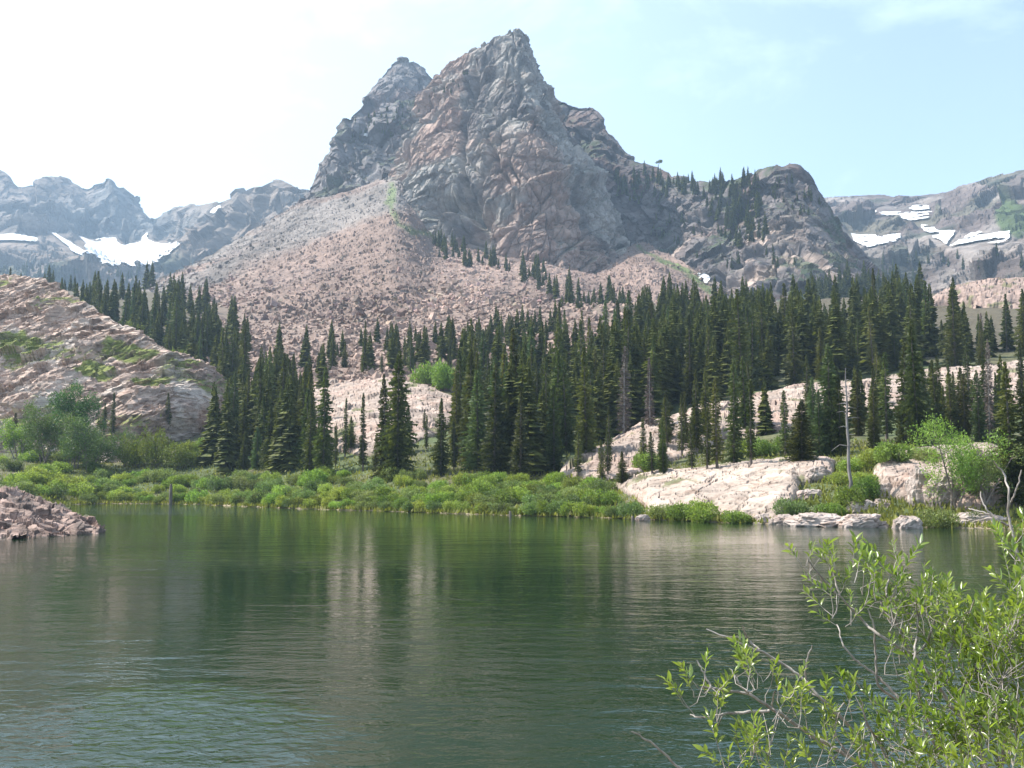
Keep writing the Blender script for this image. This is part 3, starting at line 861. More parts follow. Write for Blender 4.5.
# ---- pale slabs laid on the valley floor
def slab(name, poly, h, label, base='valley_ground', res=0.9, amp=1.0, colr=(0.36, 0.285, 0.24), edge=14, mat=None):
    pl = np.array(poly, float)
    x0, y0 = pl.min(0) - 3; x1, y1 = pl.max(0) + 3
    nx, ny = int((x1 - x0) / res) + 2, int((y1 - y0) / (res * 0.8)) + 2
    gx, gy = np.meshgrid(np.linspace(x0, x1, nx), np.linspace(y0, y1, ny), indexing='ij')
    B = bvh(base); V = np.zeros((nx, ny, 3)); ok = np.zeros((nx, ny), bool)
    for i in range(nx):
        for j in range(ny):
            hh = B.ray_cast(Vector((0, 0, CAMH)), Vector(ray(gx[i, j], gy[i, j])).normalized())
            if hh[0] is not None: V[i, j] = hh[0]; ok[i, j] = True
    ins = inside(gx, gy, poly)
    dd = dist_poly(gx, gy, poly + [poly[0]]) * np.where(ins, 1, -1)
    p = V.reshape(-1, 3)
    dd = dd.ravel() + 2.5 * fbm(p * 0.25, 3, 7)
    lift = h * np.sqrt(np.clip(dd / edge, 0, 1)) - 0.6 * (dd < 0)
    q = strat(p, -0.12, (0.09, 0.09, 0.35))
    fz = facet(q, 503, 1.0) * 1.1 + facet(q * 2.7, 513, 1.0) * 0.45 + facet(q * 7, 523) * 0.16
    lift = lift + fz * amp * 0.6 * np.clip(dd / 4, 0, 1)
    p = p.copy(); p[:, 2] += lift; p[:, 1] -= lift * 0.35
    F_ = grid_faces(nx, ny)
    good = (ok.ravel() & (dd > -1.6))
    F_ = F_[good[F_].all(1)]
    c = np.tile(np.array(colr), (len(p), 1))
    _, e, cid = facet(q * 1.8, 577, want_edge=True)
    c = c * (0.8 + 0.35 * cid)[:, None]
    _, e2, _ = facet(strat(p, -0.12, (0.22, 0.3, 0.9)), 579, want_edge=True)
    c = c * (0.55 + 0.45 * sstep(e2 + 0.06 * fbm(p, 2, 5), 0.0, 0.05))[:, None]
    p[:, 2] -= 0.25 * (1 - sstep(e2, 0, 0.06)) * (dd > 2)
    c = mixv(c, np.array([0.40, 0.29, 0.24]), sstep(fbm(p * 0.12, 4, 51), 0.1, 0.4) * 0.75)
    c = mixv(c, np.array([0.12, 0.13, 0.05]), sstep(fbm(p * 0.2, 4, 52), 0.33, 0.42) * 0.8)
    used = np.unique(F_); rm = -np.ones(len(p), int); rm[used] = np.arange(len(used))
    F2 = rm[F_]; p2 = p[used]
    me = make_mesh(name, p2, F2[:, ::-1], mat or M_slab, False, c[used])
    o = link(name, me); tag(o, label, kind='structure')
    PATCH[name] = dict(V=p2, F=F2, bvh=None)
    return o

slab('pale_slab', [(272, 425), (296, 396), (330, 383), (382, 379), (424, 386), (462, 402), (462, 424), (436, 436), (400, 448), (380, 458), (330, 452), (300, 448), (262, 452)],
     2.6, 'pale rock outcrop between the conifers at centre left', edge=20)
slab('upper_slab', [(560, 476), (585, 458), (612, 442), (640, 430), (672, 420), (705, 408), (760, 398), (800, 388), (860, 382), (900, 378), (950, 371), (1000, 366), (1100, 360),
     (1100, 404), (960, 412), (880, 418), (800, 428), (740, 438), (700, 452), (640, 474), (600, 482)],
     2.8, 'long pale rock ledge running through the forest', edge=16)
slab('shore_slab', [(612, 487), (640, 478), (680, 471), (720, 467), (770, 464), (808, 461), (836, 464), (832, 478), (800, 486), (800, 500), (776, 522), (740, 521), (700, 514), (650, 512), (636, 500)],
     1.4, 'broad white rock slab sloping to the far shore', edge=9, amp=0.4, colr=(0.42, 0.34, 0.285))
slab('right_slab', [(872, 470), (900, 458), (940, 454), (985, 452), (1010, 456), (1060, 452), (1100, 456), (1100, 520), (1010, 508), (960, 512), (925, 505), (880, 496)],
     1.5, 'broken pale rock outcrop under the right shore trees', edge=8, amp=0.9, colr=(0.36, 0.285, 0.24))
slab('far_slab', [(925, 306), (940, 296), (962, 285), (1000, 277), (1100, 272), (1100, 308), (1000, 308)],
     5.5, 'pinkish rock dome above the forest on the right', edge=14, amp=1.6, colr=(0.30, 0.22, 0.185))

# ---- snow patches: sheets lying on the far ridges
def snow(base, poly, label, off=3.0, rough=5.0):
    q = PATCH[base]; px, py = q['px'], q['py']; V = q['V']; n = q['N']
    box = (px > min(a for a, _ in poly) - 8) & (px < max(a for a, _ in poly) + 8) & q['front'] & \
          (py > min(b for _, b in poly) - 8) & (py < max(b for _, b in poly) + 8)
    m = np.zeros(len(V), bool)
    idx = np.nonzero(box)[0]
    PX, PY = proj(V[idx])
    wx = PX + rough * fbm(V[idx] * 0.02, 4, 301); wy = PY + rough * 0.5 * fbm(V[idx] * 0.02, 4, 302)
    m[idx] = inside(wx, wy, poly)
    de = dist_poly(wx, wy, poly + [poly[0]])
    if base.endswith('right_ridge'): m[idx] &= ~((fbm(V[idx] * np.array([0.03, 0.03, 0.09]), 4, 303) > 0.2) & (de < 6))
    F_ = q['F'][m[q['F']].all(1)]
    if len(F_) == 0: print('no snow', label); return
    lab = np.arange(len(V))
    for it in range(400):
        mn = lab[F_].min(1)
        new = lab.copy(); np.minimum.at(new, F_.ravel(), np.repeat(mn, 4))
        if (new == lab).all(): break
        lab = new
    fl = lab[F_[:, 0]]; u, cn = np.unique(fl, return_counts=True); F_ = F_[fl == u[cn.argmax()]]
    used = np.unique(F_); rm = -np.ones(len(V), int); rm[used] = np.arange(len(used))
    p2 = V[used] + n[used] * off
    me = make_mesh('snow_patch', p2, rm[F_], M_snow, True)
    o = link('snow_patch', me)
    tag(o, label, 'snow patch', 'snow patches on the far ridges')
L_, R_ = 'far_left_ridge', 'far_right_ridge'
snow(L_, [(78, 236), (94, 243), (116, 239), (124, 247), (142, 243), (148, 233), (152, 243), (170, 246), (188, 240), (170, 256), (154, 266), (128, 271), (104, 267), (86, 253)], 'wide snowfield filling the far left bowl', 5)
snow(L_, [(50, 234), (56, 235), (84, 253), (82, 258), (74, 255)], 'thin slanting snow streak left of the wide snowfield', 5, 2)
snow(L_, [(-40, 238), (10, 236), (40, 240), (36, 244), (8, 242), (-40, 246)], 'flat snow strip at the far left edge of the ridge foot', 6, 3)
snow(L_, [(210, 212), (228, 203), (232, 206), (216, 216)], 'short snow sliver high on the ridge left of the sharp peak', 5, 1)
snow(L_, [(190, 236), (201, 229), (203, 233), (195, 240)], 'tiny snow spot below the snow sliver on the left ridge', 5, 1)
snow(L_, [(194, 246), (206, 242), (208, 250), (200, 254)], 'small blocky snow patch above the grey talus edge', 5, 1)
snow(R_, [(880, 210), (888, 208), (896, 213), (932, 213), (928, 220), (908, 222), (900, 217), (882, 217)], 'upper middle snow patch on the right ridge', 3, 4)
snow(R_, [(908, 210), (914, 206), (930, 207), (930, 211), (914, 212)], 'small snow patch touching the upper middle one on the right ridge', 3, 1)
snow(R_, [(869, 213), (876, 210), (878, 213), (872, 216)], 'small pointed snow spot at upper left of the right ridge', 3, 1)
snow(R_, [(850, 235), (860, 236), (874, 235), (876, 238), (900, 236), (898, 243), (880, 246), (866, 249), (854, 242)], 'lower left snow patch beside the wooded shoulder', 3, 4)
snow(R_, [(919, 226), (934, 228), (940, 233), (956, 232), (952, 239), (948, 246), (934, 240), (924, 233)], 'slanting snow patch in the middle of the right ridge', 3, 5)
snow(R_, [(950, 247), (964, 240), (976, 231), (982, 235), (1008, 233), (1012, 238), (1000, 246), (978, 249)], 'largest snow patch at the right of the right ridge', 3, 5)
snow(R_, [(988, 253), (1004, 249), (1016, 252), (1014, 260), (1024, 264), (1010, 264)], 'broken snow below the largest patch on the right ridge', 3, 3)
snow(R_, [(1012, 183), (1026, 177), (1060, 172), (1060, 180), (1020, 186)], 'snow strip near the ridge crest at the right edge', 3, 2)
snow('left_shoulder', [(357, 138), (366, 134), (374, 133), (373, 137), (362, 140)], 'small snow bed on a ledge of the left shoulder', 2.5, 1)
snow('wooded_shoulder', [(697, 275), (704, 274), (712, 283), (708, 285)], 'small snow wedge at the foot of the wooded shoulder', 2.5, 1)

# ------------------------------------------------------------------ vegetation builders
class Buf:
    def __init__(s): s.v = []; s.f = []; s.m = []; s.n = 0
    def add(s, v, f, m=0):
        v = np.asarray(v, float); f = np.asarray(f, int)
        s.v.append(v); s.f.append(f + s.n); s.m.append(np.full(len(f), m)); s.n += len(v)
    def mesh(s, name, mats, smooth=False):
        return make_mesh(name, np.concatenate(s.v), np.concatenate(s.f), mats, smooth, None, np.concatenate(s.m))

def tube(buf, pts, rad, k=6, m=0):
    pts = np.asarray(pts, float); n = len(pts); rad = np.asarray(rad, float)
    tan = np.gradient(pts, axis=0); tan /= np.linalg.norm(tan, axis=1, keepdims=True) + 1e-9
    ref = np.array([0.3, 0.9, 0.2]) if abs(tan[0] @ np.array([0.3, 0.9, 0.2])) < 0.9 else np.array([1., 0, 0])
    a = np.cross(tan, ref); a /= np.linalg.norm(a, axis=1, keepdims=True) + 1e-9
    b_ = np.cross(tan, a)
    ang = np.arange(k) / k * 2 * math.pi
    V = pts[:, None] + rad[:, None, None] * (a[:, None] * np.cos(ang)[None, :, None] + b_[:, None] * np.sin(ang)[None, :, None])
    idx = np.arange(n * k).reshape(n, k); nx = np.roll(idx, -1, 1)
    f = np.stack([idx[:-1], nx[:-1], nx[1:], idx[1:]], -1).reshape(-1, 4)
    f = np.concatenate([f[:, [0, 1, 2]], f[:, [0, 2, 3]]])
    buf.add(V.reshape(-1, 3), f, m)

def conifer_meshes(seed, H, R, skirt=0.05, dens=1.0, mat=None, dead=False, bare_top=0.0, lean=0.0, power=0.85):
    r = np.random.RandomState(seed)
    tr = Buf()
    zs = np.linspace(-0.8, H * 0.99, 10)
    bend = lean * np.sin(np.linspace(0, 1.6, 10)) * H
    pts = np.stack([bend + 0.04 * r.randn(10), 0.04 * r.randn(10), zs], -1)
    r0 = H * 0.012 + 0.04
    tube(tr, pts, r0 * (1 - np.linspace(0, 1, 10)) ** 0.9 + 0.015, 7)
    if dead:
        for k in range(40):
            z = H * (0.15 + 0.8 * r.rand()); a = r.rand() * 6.28; L = (1 - z / H) * R * 1.1 + 0.3
            d = np.array([math.cos(a), math.sin(a), -0.25 + 0.3 * r.rand()])
            o = np.array([np.interp(z, zs, pts[:, 0]), 0, z])
            tube(tr, [o, o + d * L * 0.5, o + d * L + np.array([0, 0, -0.1 * L])], [0.035, 0.02, 0.006], 4)
    cr = Buf(); V = []
    z = H * skirt
    lob = r.rand(6) * 6.28
    while z < H * 0.995:
        tt = (z - H * skirt) / (H * (1 - skirt))
        prof = R * (1 - tt) ** power * (0.82 + 0.18 * math.sin(tt * 17 + lob[0])) * (0.75 + 0.25 * min(1, tt * 6)) + 0.07
        nb = max(4, int(7 * dens * (0.6 + 0.6 * (1 - tt))))
        a0 = r.rand() * 6.28
        cx = np.interp(z, zs, pts[:, 0])
        for k in range(nb):
            a = a0 + k * 6.283 / nb + r.randn() * 0.22
            L = prof * (0.62 + 0.5 * r.rand()) * (1 + 0.16 * math.sin(2 * a + lob[1] + tt * 5))
            if r.rand() < 0.16: L *= 0.45
            dr = -0.32 - 0.25 * (1 - tt) + 0.15 * r.randn()
            if tt > 0.8: dr = 0.25
            out_ = np.array([math.cos(a), math.sin(a), 0]); side = np.array([-math.sin(a), math.cos(a), 0])
            ns = max(2, int(L / 0.32))
            base = np.array([cx, 0, z + r.randn() * 0.06])
            for j in range(ns):
                s = (j + 0.7) / ns
                c = base + out_ * L * s + np.array([0, 0, dr * L * s + 0.16 * L * s * s])
                w = (0.34 * (1 - 0.55 * s) + 0.08) * min(1, L * 0.9 + 0.25)
                ln = L / ns * 1.25 + 0.10
                for sg in (-1, 1):
                    d = out_ * ln * (0.6 + 0.4 * r.rand()) + side * sg * w * (0.7 + 0.6 * r.rand()) + np.array([0, 0, -0.16 * r.rand() - 0.03])
                    q = np.array([c - out_ * ln * 0.3, c + side * sg * w * 0.5 + np.array([0, 0, -0.14 - 0.12 * r.rand()]) * (0.5 + w), c + d])
                    V.append(q)
                # hanging spray, gives the crown depth seen from the side
                V.append(np.array([c - out_ * ln * 0.35, c + out_ * ln * 0.65, c + out_ * ln * (0.1 + 0.4 * r.rand()) + np.array([0, 0, -0.22 - 0.25 * r.rand()]) + side * 0.14 * r.randn()]))
        z += (0.26 + 0.10 * r.rand()) / (0.7 + 0.3 * dens) * (0.8 if tt < 0.8 else 0.6)
    V = np.concatenate(V); f = np.arange(len(V)).reshape(-1, 3)
    cr.add(V, f)
    tm = tr.mesh('trunk', [M_grey if dead else M_bark], True)
    cm = cr.mesh('crown', [mat or M_needle])
    return tm, cm

def snag_mesh(seed, H):
    r = np.random.RandomState(seed); b_ = Buf()
    zs = np.linspace(-0.5, H, 12)
    pts = np.stack([0.06 * r.randn(12), 0.05 * r.randn(12), zs], -1)
    tube(b_, pts, 0.17 * (1 - np.linspace(0, 1, 12)) ** 0.8 + 0.03, 8)
    return b_.mesh('trunk', [M_snag], True)

def leaf_cloud(r, lobes, nleaf, size, droop=0.0, shell=0.55):
    """leaf blades spread through several overlapping lobes"""
    vol = np.array([l[3] * l[4] * l[5] for l in lobes]) ** 0.8; vol /= vol.sum()
    ch = r.choice(len(lobes), nleaf, p=vol)
    Lb = np.array(lobes)[ch]
    d = r.randn(nleaf, 3); d /= np.linalg.norm(d, axis=1, keepdims=True)
    rad = (shell + (1 - shell) * r.rand(nleaf)) ** 0.7
    rad *= 1 + 0.22 * r.randn(nleaf) * (r.rand(nleaf) < 0.35)
    c = Lb[:, :3] + d * rad[:, None] * Lb[:, 3:6]
    c[:, 2] = np.where(c[:, 2] < 0.02, np.abs(c[:, 2]) * 0.5 + 0.02, c[:, 2])
    ax = r.randn(nleaf, 3) + d * 0.8 + np.array([0, 0, 0.7 - droop]); ax /= np.linalg.norm(ax, axis=1, keepdims=True)
    sd_ = np.cross(ax, r.randn(nleaf, 3)); sd_ /= np.linalg.norm(sd_, axis=1, keepdims=True)
    s = size * (0.6 + 0.8 * r.rand(nleaf))[:, None]
    nrm = np.cross(ax, sd_)
    V = np.stack([c - ax * s * 0.5, c + sd_ * s * 0.24 + nrm * s * 0.06, c + ax * s * 0.6, c - sd_ * s * 0.24 + nrm * s * 0.06], 1).reshape(-1, 3)
    b0 = np.arange(nleaf) * 4
    f = np.concatenate([np.stack([b0, b0 + 1, b0 + 2], -1), np.stack([b0, b0 + 2, b0 + 3], -1)])
    return V, f

def shrub_mesh(seed, w, h, nleaf, size, mat, name='foliage', nl=9, tall=False):
    r = np.random.RandomState(seed); lobes = []
    for k in range(nl):
        a = r.rand() * 6.28; q = math.sqrt(r.rand()) * w * 0.36
        hh = h * (0.55 + 0.45 * r.rand()) * (1 - 0.5 * (q / (w * 0.5)) ** 2)
        ww = w * (0.13 + 0.12 * r.rand())
        lobes.append((math.cos(a) * q, math.sin(a) * q, hh * 0.52, ww, ww, hh * 0.5))
    b_ = Buf(); V, f = leaf_cloud(r, lobes, nleaf, size)
    b_.add(V, f)
    for k in range(nl * 2):
        l = lobes[k % nl]
        o = np.array([l[0] * 0.3, l[1] * 0.3, -0.2]); e = np.array([l[0] + r.randn() * l[3] * 0.4, l[1] + r.randn() * l[4] * 0.4, l[2] * 1.7])
        mid = (o + e) / 2 + r.randn(3) * 0.1
        tube(b_, [o, mid, e], [0.03, 0.022, 0.008], 4, 1)
    return b_.mesh(name, [mat, M_stem])

def leafy_tree_meshes(seed, H, W, nleaf, size, mat, lean=0):
    r = np.random.RandomState(seed); tr = Buf(); lobes = []
    for s in range(5):
        bx, by = r.randn() * 0.5, r.randn() * 0.5
        zs = np.linspace(-0.4, H * (0.7 + 0.22 * r.rand()), 7)
        t_ = np.linspace(0, 1, 7)
        ex, ey = r.randn() * W * 0.2, r.randn() * W * 0.2
        P_ = np.stack([bx + ex * t_ + lean * t_, by + ey * t_, zs], -1)
        tube(tr, P_, 0.12 * (1 - t_) + 0.02, 6)
        for k in range(7):
            q = 0.12 + 0.88 * r.rand(); o = np.array([np.interp(q, t_, P_[:, i]) for i in range(3)])
            a = r.rand() * 6.28; L = W * (0.2 + 0.28 * r.rand()) * (1.15 - q * 0.6)
            e = o + np.array([math.cos(a) * L, math.sin(a) * L, L * 0.6])
            tube(tr, [o, (o + e) / 2 + np.array([0, 0, -0.05]), e], [0.045, 0.03, 0.01], 4)
            lw = W * (0.11 + 0.10 * r.rand())
            lobes.append((*e, lw, lw, lw * 1.25))
    V, f = leaf_cloud(r, lobes, nleaf, size, shell=0.3)
    cb = Buf(); cb.add(V, f)
    return tr.mesh('trunk', [M_stem], True), cb.mesh('crown', [mat])

def tree_thing(name, proto, loc, sc, rz, label, cat, group, widen=1.0):
    e = bpy.data.objects.new(name, None); COL.objects.link(e)
    e.location = loc; e.rotation_euler = (rnd.gauss(0, 0.018), rnd.gauss(0, 0.018), rz); e.scale = (sc * widen, sc * widen, sc)
    e.empty_display_size = 0.5
    tag(e, label, cat, group)
    for nm, me in zip(('trunk', 'crown'), proto):
        c = bpy.data.objects.new(nm, me); COL.objects.link(c); c.parent = e
    return e

# conifer kinds, all 16 m tall
K = {
 'spire': [conifer_meshes(s, 16, R, 0.04, 1.0, None, power=pw) for s, R, pw in ((1, 2.1, .95), (2, 2.5, .9), (3, 1.8, .95), (4, 2.2, .8), (5, 2.8, .95))],
 'broad': [conifer_meshes(s, 16, R, 0.05, 1.15, None, power=pw) for s, R, pw in ((11, 2.9, .85), (12, 3.2, .75))],
 'pale': [conifer_meshes(s, 16, R, 0.05, 1.0, M_needle_l, power=.85) for s, R in ((21, 2.0), (22, 2.6))],
 'dead': [conifer_meshes(s, 16, R, 0.05, 0.55, M_needle_d, True, power=.8) for s, R in ((31, 2.0), (32, 1.5))],
 'thin': [conifer_meshes(s, 16, R, 0.12, 0.7, None, power=.7) for s, R in ((41, 1.15), (42, 1.35))],
}
TREES = []
def conifer(px, base, top, kind, label, group, on=('valley_ground',), widen=1.0, cat='tree'):
    h = hit(px, base, *on)
    if h is None: print('miss', px, base); return None
    p = h[0]
    rt = ray(px, top); H = (CAMH + rt[2] / rt[1] * p.y) - p.z
    if H < 1: return None
    if 925 < px < 1060 and base < 350 and top < 302: return None
    nm = {'dead': 'dead_conifer', 'pale': 'conifer_tree'}.get(kind, 'conifer_tree')
    TREES.append((px, base, p.y))
    return tree_thing(nm, rnd.choice(K[kind]), (p.x, p.y, p.z - 0.15), H / 16, rnd.random() * 6.28, label, cat, group, widen * (1.0 if H > 9 else 1.25))

ALLG = ('valley_ground', 'pale_slab', 'upper_slab', 'shore_slab', 'right_slab')
# ---- conifers told apart in the photograph
named = [
 (397, 478, 350, 'broad', 'tallest dark conifer standing in front of the pale outcrop at centre left', 1.0),
 (386, 478, 372, 'spire', 'dark conifer close against the left of the tallest centre left tree', 1.0),
 (441, 476, 397, 'spire', 'lone ragged conifer just right of the pale outcrop tallest tree', 1.1),
 (363, 471, 392, 'thin', 'slim dark conifer in front of the middle of the pale outcrop', 1.0),
 (345, 458, 397, 'thin', 'thin grey green conifer at the left part of the pale outcrop', 1.0),
 (424, 429, 408, 'thin', 'tiny young conifer on top of the pale outcrop', 1.2),
 (323, 478, 366, 'spire', 'tall conifer at the left edge of the pale outcrop', 1.0),
 (309, 478, 390, 'spire', 'dark conifer just left of the tall outcrop edge tree', 1.0),
 (471, 464, 346, 'broad', 'large shaggy conifer right of the pale outcrop', 1.0),
 (494, 474, 362, 'spire', 'broad dark conifer at the meadow edge right of the shaggy one', 1.3),
 (520, 481, 385, 'spire', 'dark conifer with a wide skirt standing at the meadow edge', 1.35),
 (554, 472, 384, 'spire', 'green conifer at the left end of the long pale ledge', 1.2),
 (578, 475, 430, 'thin', 'small conifer at the lower left tip of the long pale ledge', 1.3),
 (602, 481, 438, 'thin', 'small dark conifer in front of the ledge, left of a pair', 1.3),
 (608, 474, 428, 'thin', 'small dark conifer in front of the ledge, right of a pair', 1.3),
 (643, 463, 418, 'thin', 'short dark conifer touching the ledge above the meadow', 1.5),
 (652, 473, 430, 'thin', 'short conifer beside the shore slab top end', 1.4),
 (663, 473, 429, 'spire', 'small pointed conifer behind the broad shore slab', 1.1),
 (623, 482, 450, 'spire', 'bushy green young conifer left of the shore slab tip', 1.8),
 (692, 469, 424, 'thin', 'first slender conifer of three in front of the ledge', 1.2),
 (707, 469, 408, 'thin', 'middle slender conifer of three in front of the ledge', 1.1),
 (717, 468, 376, 'thin', 'tall slender conifer of three in front of the ledge', 1.2),
 (734, 463, 356, 'pale', 'yellowish green conifer rising above the ledge', 1.0),
 (751, 465, 378, 'thin', 'dark spindly conifer just right of the yellowish one', 1.2),
 (802, 460, 398, 'broad', 'squat brownish green conifer above the shore slab end', 1.5),
 (830, 455, 342, 'pale', 'big light green conifer left of the bare dead trunk', 1.3),
 (873, 443, 384, 'thin', 'narrow conifer just right of the bare dead trunk', 1.3),
 (887, 441, 350, 'thin', 'tall narrow conifer between the bare trunk and the biggest right tree', 1.3),
 (918, 446, 318, 'broad', 'biggest dark conifer in the right hand forest', 0.85),
 (905, 444, 340, 'spire', 'dark conifer against the left of the biggest right tree', 1.0),
 (943, 434, 384, 'spire', 'short conifer in front of the right end of the ledge', 1.1),
 (952, 434, 370, 'thin', 'thin conifer beside the short one near the ledge right end', 1.2),
 (965, 436, 372, 'spire', 'pointed conifer with dark crown below the ledge right end', 1.1),
 (1013, 502, 360, 'spire', 'large dark conifer at the right picture edge by the shore', 1.15),
 (1030, 500, 375, 'spire', 'dark conifer half outside the right picture edge', 1.15),
 (112, 436, 392, 'thin', 'dark small conifer beside the round willow trees on the left', 1.3),
 (104, 434, 402, 'thin', 'smaller of two dark conifers beside the left willow trees', 1.3),
 (168, 428, 392, 'thin', 'little dark conifer standing before the left hill cliff', 1.2),
 (14, 438, 412, 'thin', 'little dark conifer at the left edge before the rock hill', 1.6),
 (624, 433, 345, 'dead', 'large grey dead conifer in the middle of the forest', 1.15),
 (650, 426, 356, 'dead', 'brownish dead conifer right of the large grey one', 0.9),
 (990, 442, 338, 'dead', 'grey dead conifer above the right shore outcrop', 0.6),
 (982, 345, 312, 'dead', 'grey dead conifer low in the far right forest', 1.0),
]
for px_, b_, t_, kd, lb, wd in named:
    on = ALLG if px_ > 240 else ('valley_ground', 'rocky_hill')
    conifer(px_, b_, t_, kd, lb, 'conifers around the lake', on, wd)

# ---- forest zones
def scatter(poly, n, hr, mind, kinds, label, group, on, cap=1.0, hfun=None):
    x0, x1 = min(a for a, _ in poly), max(a for a, _ in poly); y0, y1 = min(b for _, b in poly), max(b for _, b in poly)
    pts = []; tries = 0
    while len(pts) < n and tries < n * 60:
        tries += 1
        x = rnd.uniform(x0, x1); y = rnd.uniform(y0, y1)
        if not inside(np.array([x]), np.array([y]), poly)[0]: continue
        if any(abs(x - a) < mind and abs(y - b) < mind * 0.9 for a, b in pts): continue
        pts.append((x, y))
    for x, y in pts:
        h = hit(x, y, *on)
        if h is None: continue
        H = (hr[0] + hr[1]) * 0.5 * rnd.choice((0.55, 0.7, 0.82, 0.92, 1.0, 1.08, 1.2)) * rnd.uniform(0.93, 1.07)
        topy = y - H / h[0].y * F
        kd = rnd.choices([k for k, _ in kinds], [w for _, w in kinds])[0]
        conifer(x, y, topy, kd, label, group, on, rnd.uniform(0.8, 1.4))
KD = [('spire', 6), ('thin', 2), ('broad', 1.2), ('pale', 2.2), ('dead', 0.25)]
scatter([(90, 332), (140, 352), (190, 382), (245, 412), (245, 380), (200, 350), (150, 325), (95, 318)], 26, (15, 21), 7, KD,
        'tall dark conifer standing behind the left rock hill', 'conifers behind the left rock hill', ('valley_ground',))
scatter([(0, 305), (90, 325), (90, 308), (0, 296)], 9, (15, 19), 8, KD,
        'dark conifer showing over the top of the left rock hill', 'conifers over the left rock hill top', ('valley_ground',))
scatter([(205, 474), (300, 474), (322, 470), (318, 430), (300, 410), (250, 385), (244, 430), (215, 455)], 34, (13, 19), 7, KD,
        'dark conifer in the dense stand right of the left rock hill', 'conifers right of the left rock hill', ('valley_ground', 'pale_slab'))
scatter([(330, 372), (345, 362), (470, 360), (470, 376), (440, 372), (420, 376), (360, 372)], 13, (9, 15), 7, KD,
        'conifer between the pale outcrop and the boulder slope', 'conifers above the pale outcrop', ('valley_ground', 'talus_slope'))
scatter([(455, 466), (500, 474), (560, 474), (600, 442), (600, 360), (560, 345), (520, 365), (470, 380)], 60, (14, 20), 7, KD,
        'dark conifer in the dense forest left of the large grey dead tree', 'conifers left of the grey dead tree', ('valley_ground', 'upper_slab'))
scatter([(600, 440), (650, 426), (760, 396), (760, 345), (640, 345), (600, 350)], 42, (15, 21), 7, KD,
        'dark conifer in the forest above the middle of the long ledge', 'conifers above the middle ledge', ('valley_ground',))
scatter([(760, 394), (900, 374), (1060, 360), (1060, 335), (860, 338), (760, 345)], 38, (15, 22), 7.5, KD,
        'dark conifer in the forest above the right part of the long ledge', 'conifers above the right ledge', ('valley_ground',))
scatter([(770, 458), (800, 436), (880, 426), (960, 428), (1060, 430), (1060, 446), (900, 448), (800, 464)], 24, (6, 12), 8, KD,
        'conifer in the strip between the long ledge and the right shore shrubs', 'conifers below the right ledge', ('valley_ground', 'upper_slab'))
scatter([(600, 462), (640, 440), (700, 420), (800, 400), (900, 392), (1040, 378), (1040, 408), (900, 414), (800, 424), (740, 436), (650, 466)], 24, (7, 12), 9, [('thin', 3), ('spire', 3), ('pale', 1)],
        'small conifer rooted on the long pale ledge', 'conifers on the long ledge', ('valley_ground', 'upper_slab'))
scatter([(300, 476), (460, 476), (450, 446), (380, 452), (340, 440), (300, 440)], 15, (6, 12), 9, [('thin', 3), ('spire', 3), ('pale', 1)],
        'small conifer at the foot of the pale outcrop', 'conifers at the foot of the pale outcrop', ('valley_ground', 'pale_slab'))
print('trees', len(TREES))

# ---- far small conifers: too many to count, one mass
def mini_conifer(r, H):
    V = []; z = H * 0.05; R = H * 0.13
    while z < H:
        tt = z / H; w = R * (1 - tt) ** 0.8 + 0.1
        for k in range(5):
            a = r.rand() * 6.28; L = w * (0.7 + 0.6 * r.rand())
            o = np.array([0, 0, z + 0.35 * L]); e = np.array([math.cos(a) * L, math.sin(a) * L, z - 0.15 * L])
            s = np.array([-math.sin(a), math.cos(a), 0]) * L * 0.45
            V.append(np.array([o, e - s, e + s])); V.append(np.array([o + np.array([0, 0, 0.3]), e, e * 0.4 + np.array([0, 0, z * 0.6 - 0.5])]))
        z += H * 0.026
    V = np.concatenate(V); return V
minis = [mini_conifer(rs, 12.0) for _ in range(5)]
fill_zones = [
 ([(455, 470), (560, 476), (600, 446), (600, 362), (560, 345), (520, 362), (465, 385)], 60, (12, 18), ('valley_ground',)),
 ([(600, 440), (650, 424), (760, 394), (900, 370), (1060, 352), (1060, 330), (860, 334), (640, 340), (600, 345)], 230, (13, 20), ('valley_ground',)),
 ([(205, 474), (300, 474), (300, 410), (250, 385), (220, 360), (150, 322), (0, 300), (0, 310), (90, 335), (180, 380), (240, 410), (215, 455)], 110, (11, 18), ('valley_ground',)),
 ([(250, 400), (330, 400), (330, 360), (240, 350)], 16, (9, 15), ('valley_ground', 'talus_slope')),
 ([(360, 372), (440, 372), (470, 385), (470, 350), (400, 352)], 26, (7, 14), ('valley_ground', 'talus_slope')),
 ([(740, 440), (900, 425), (1060, 422), (1060, 400), (900, 405), (800, 412)], 8, (6, 11), ('valley_ground', 'upper_slab')),
]
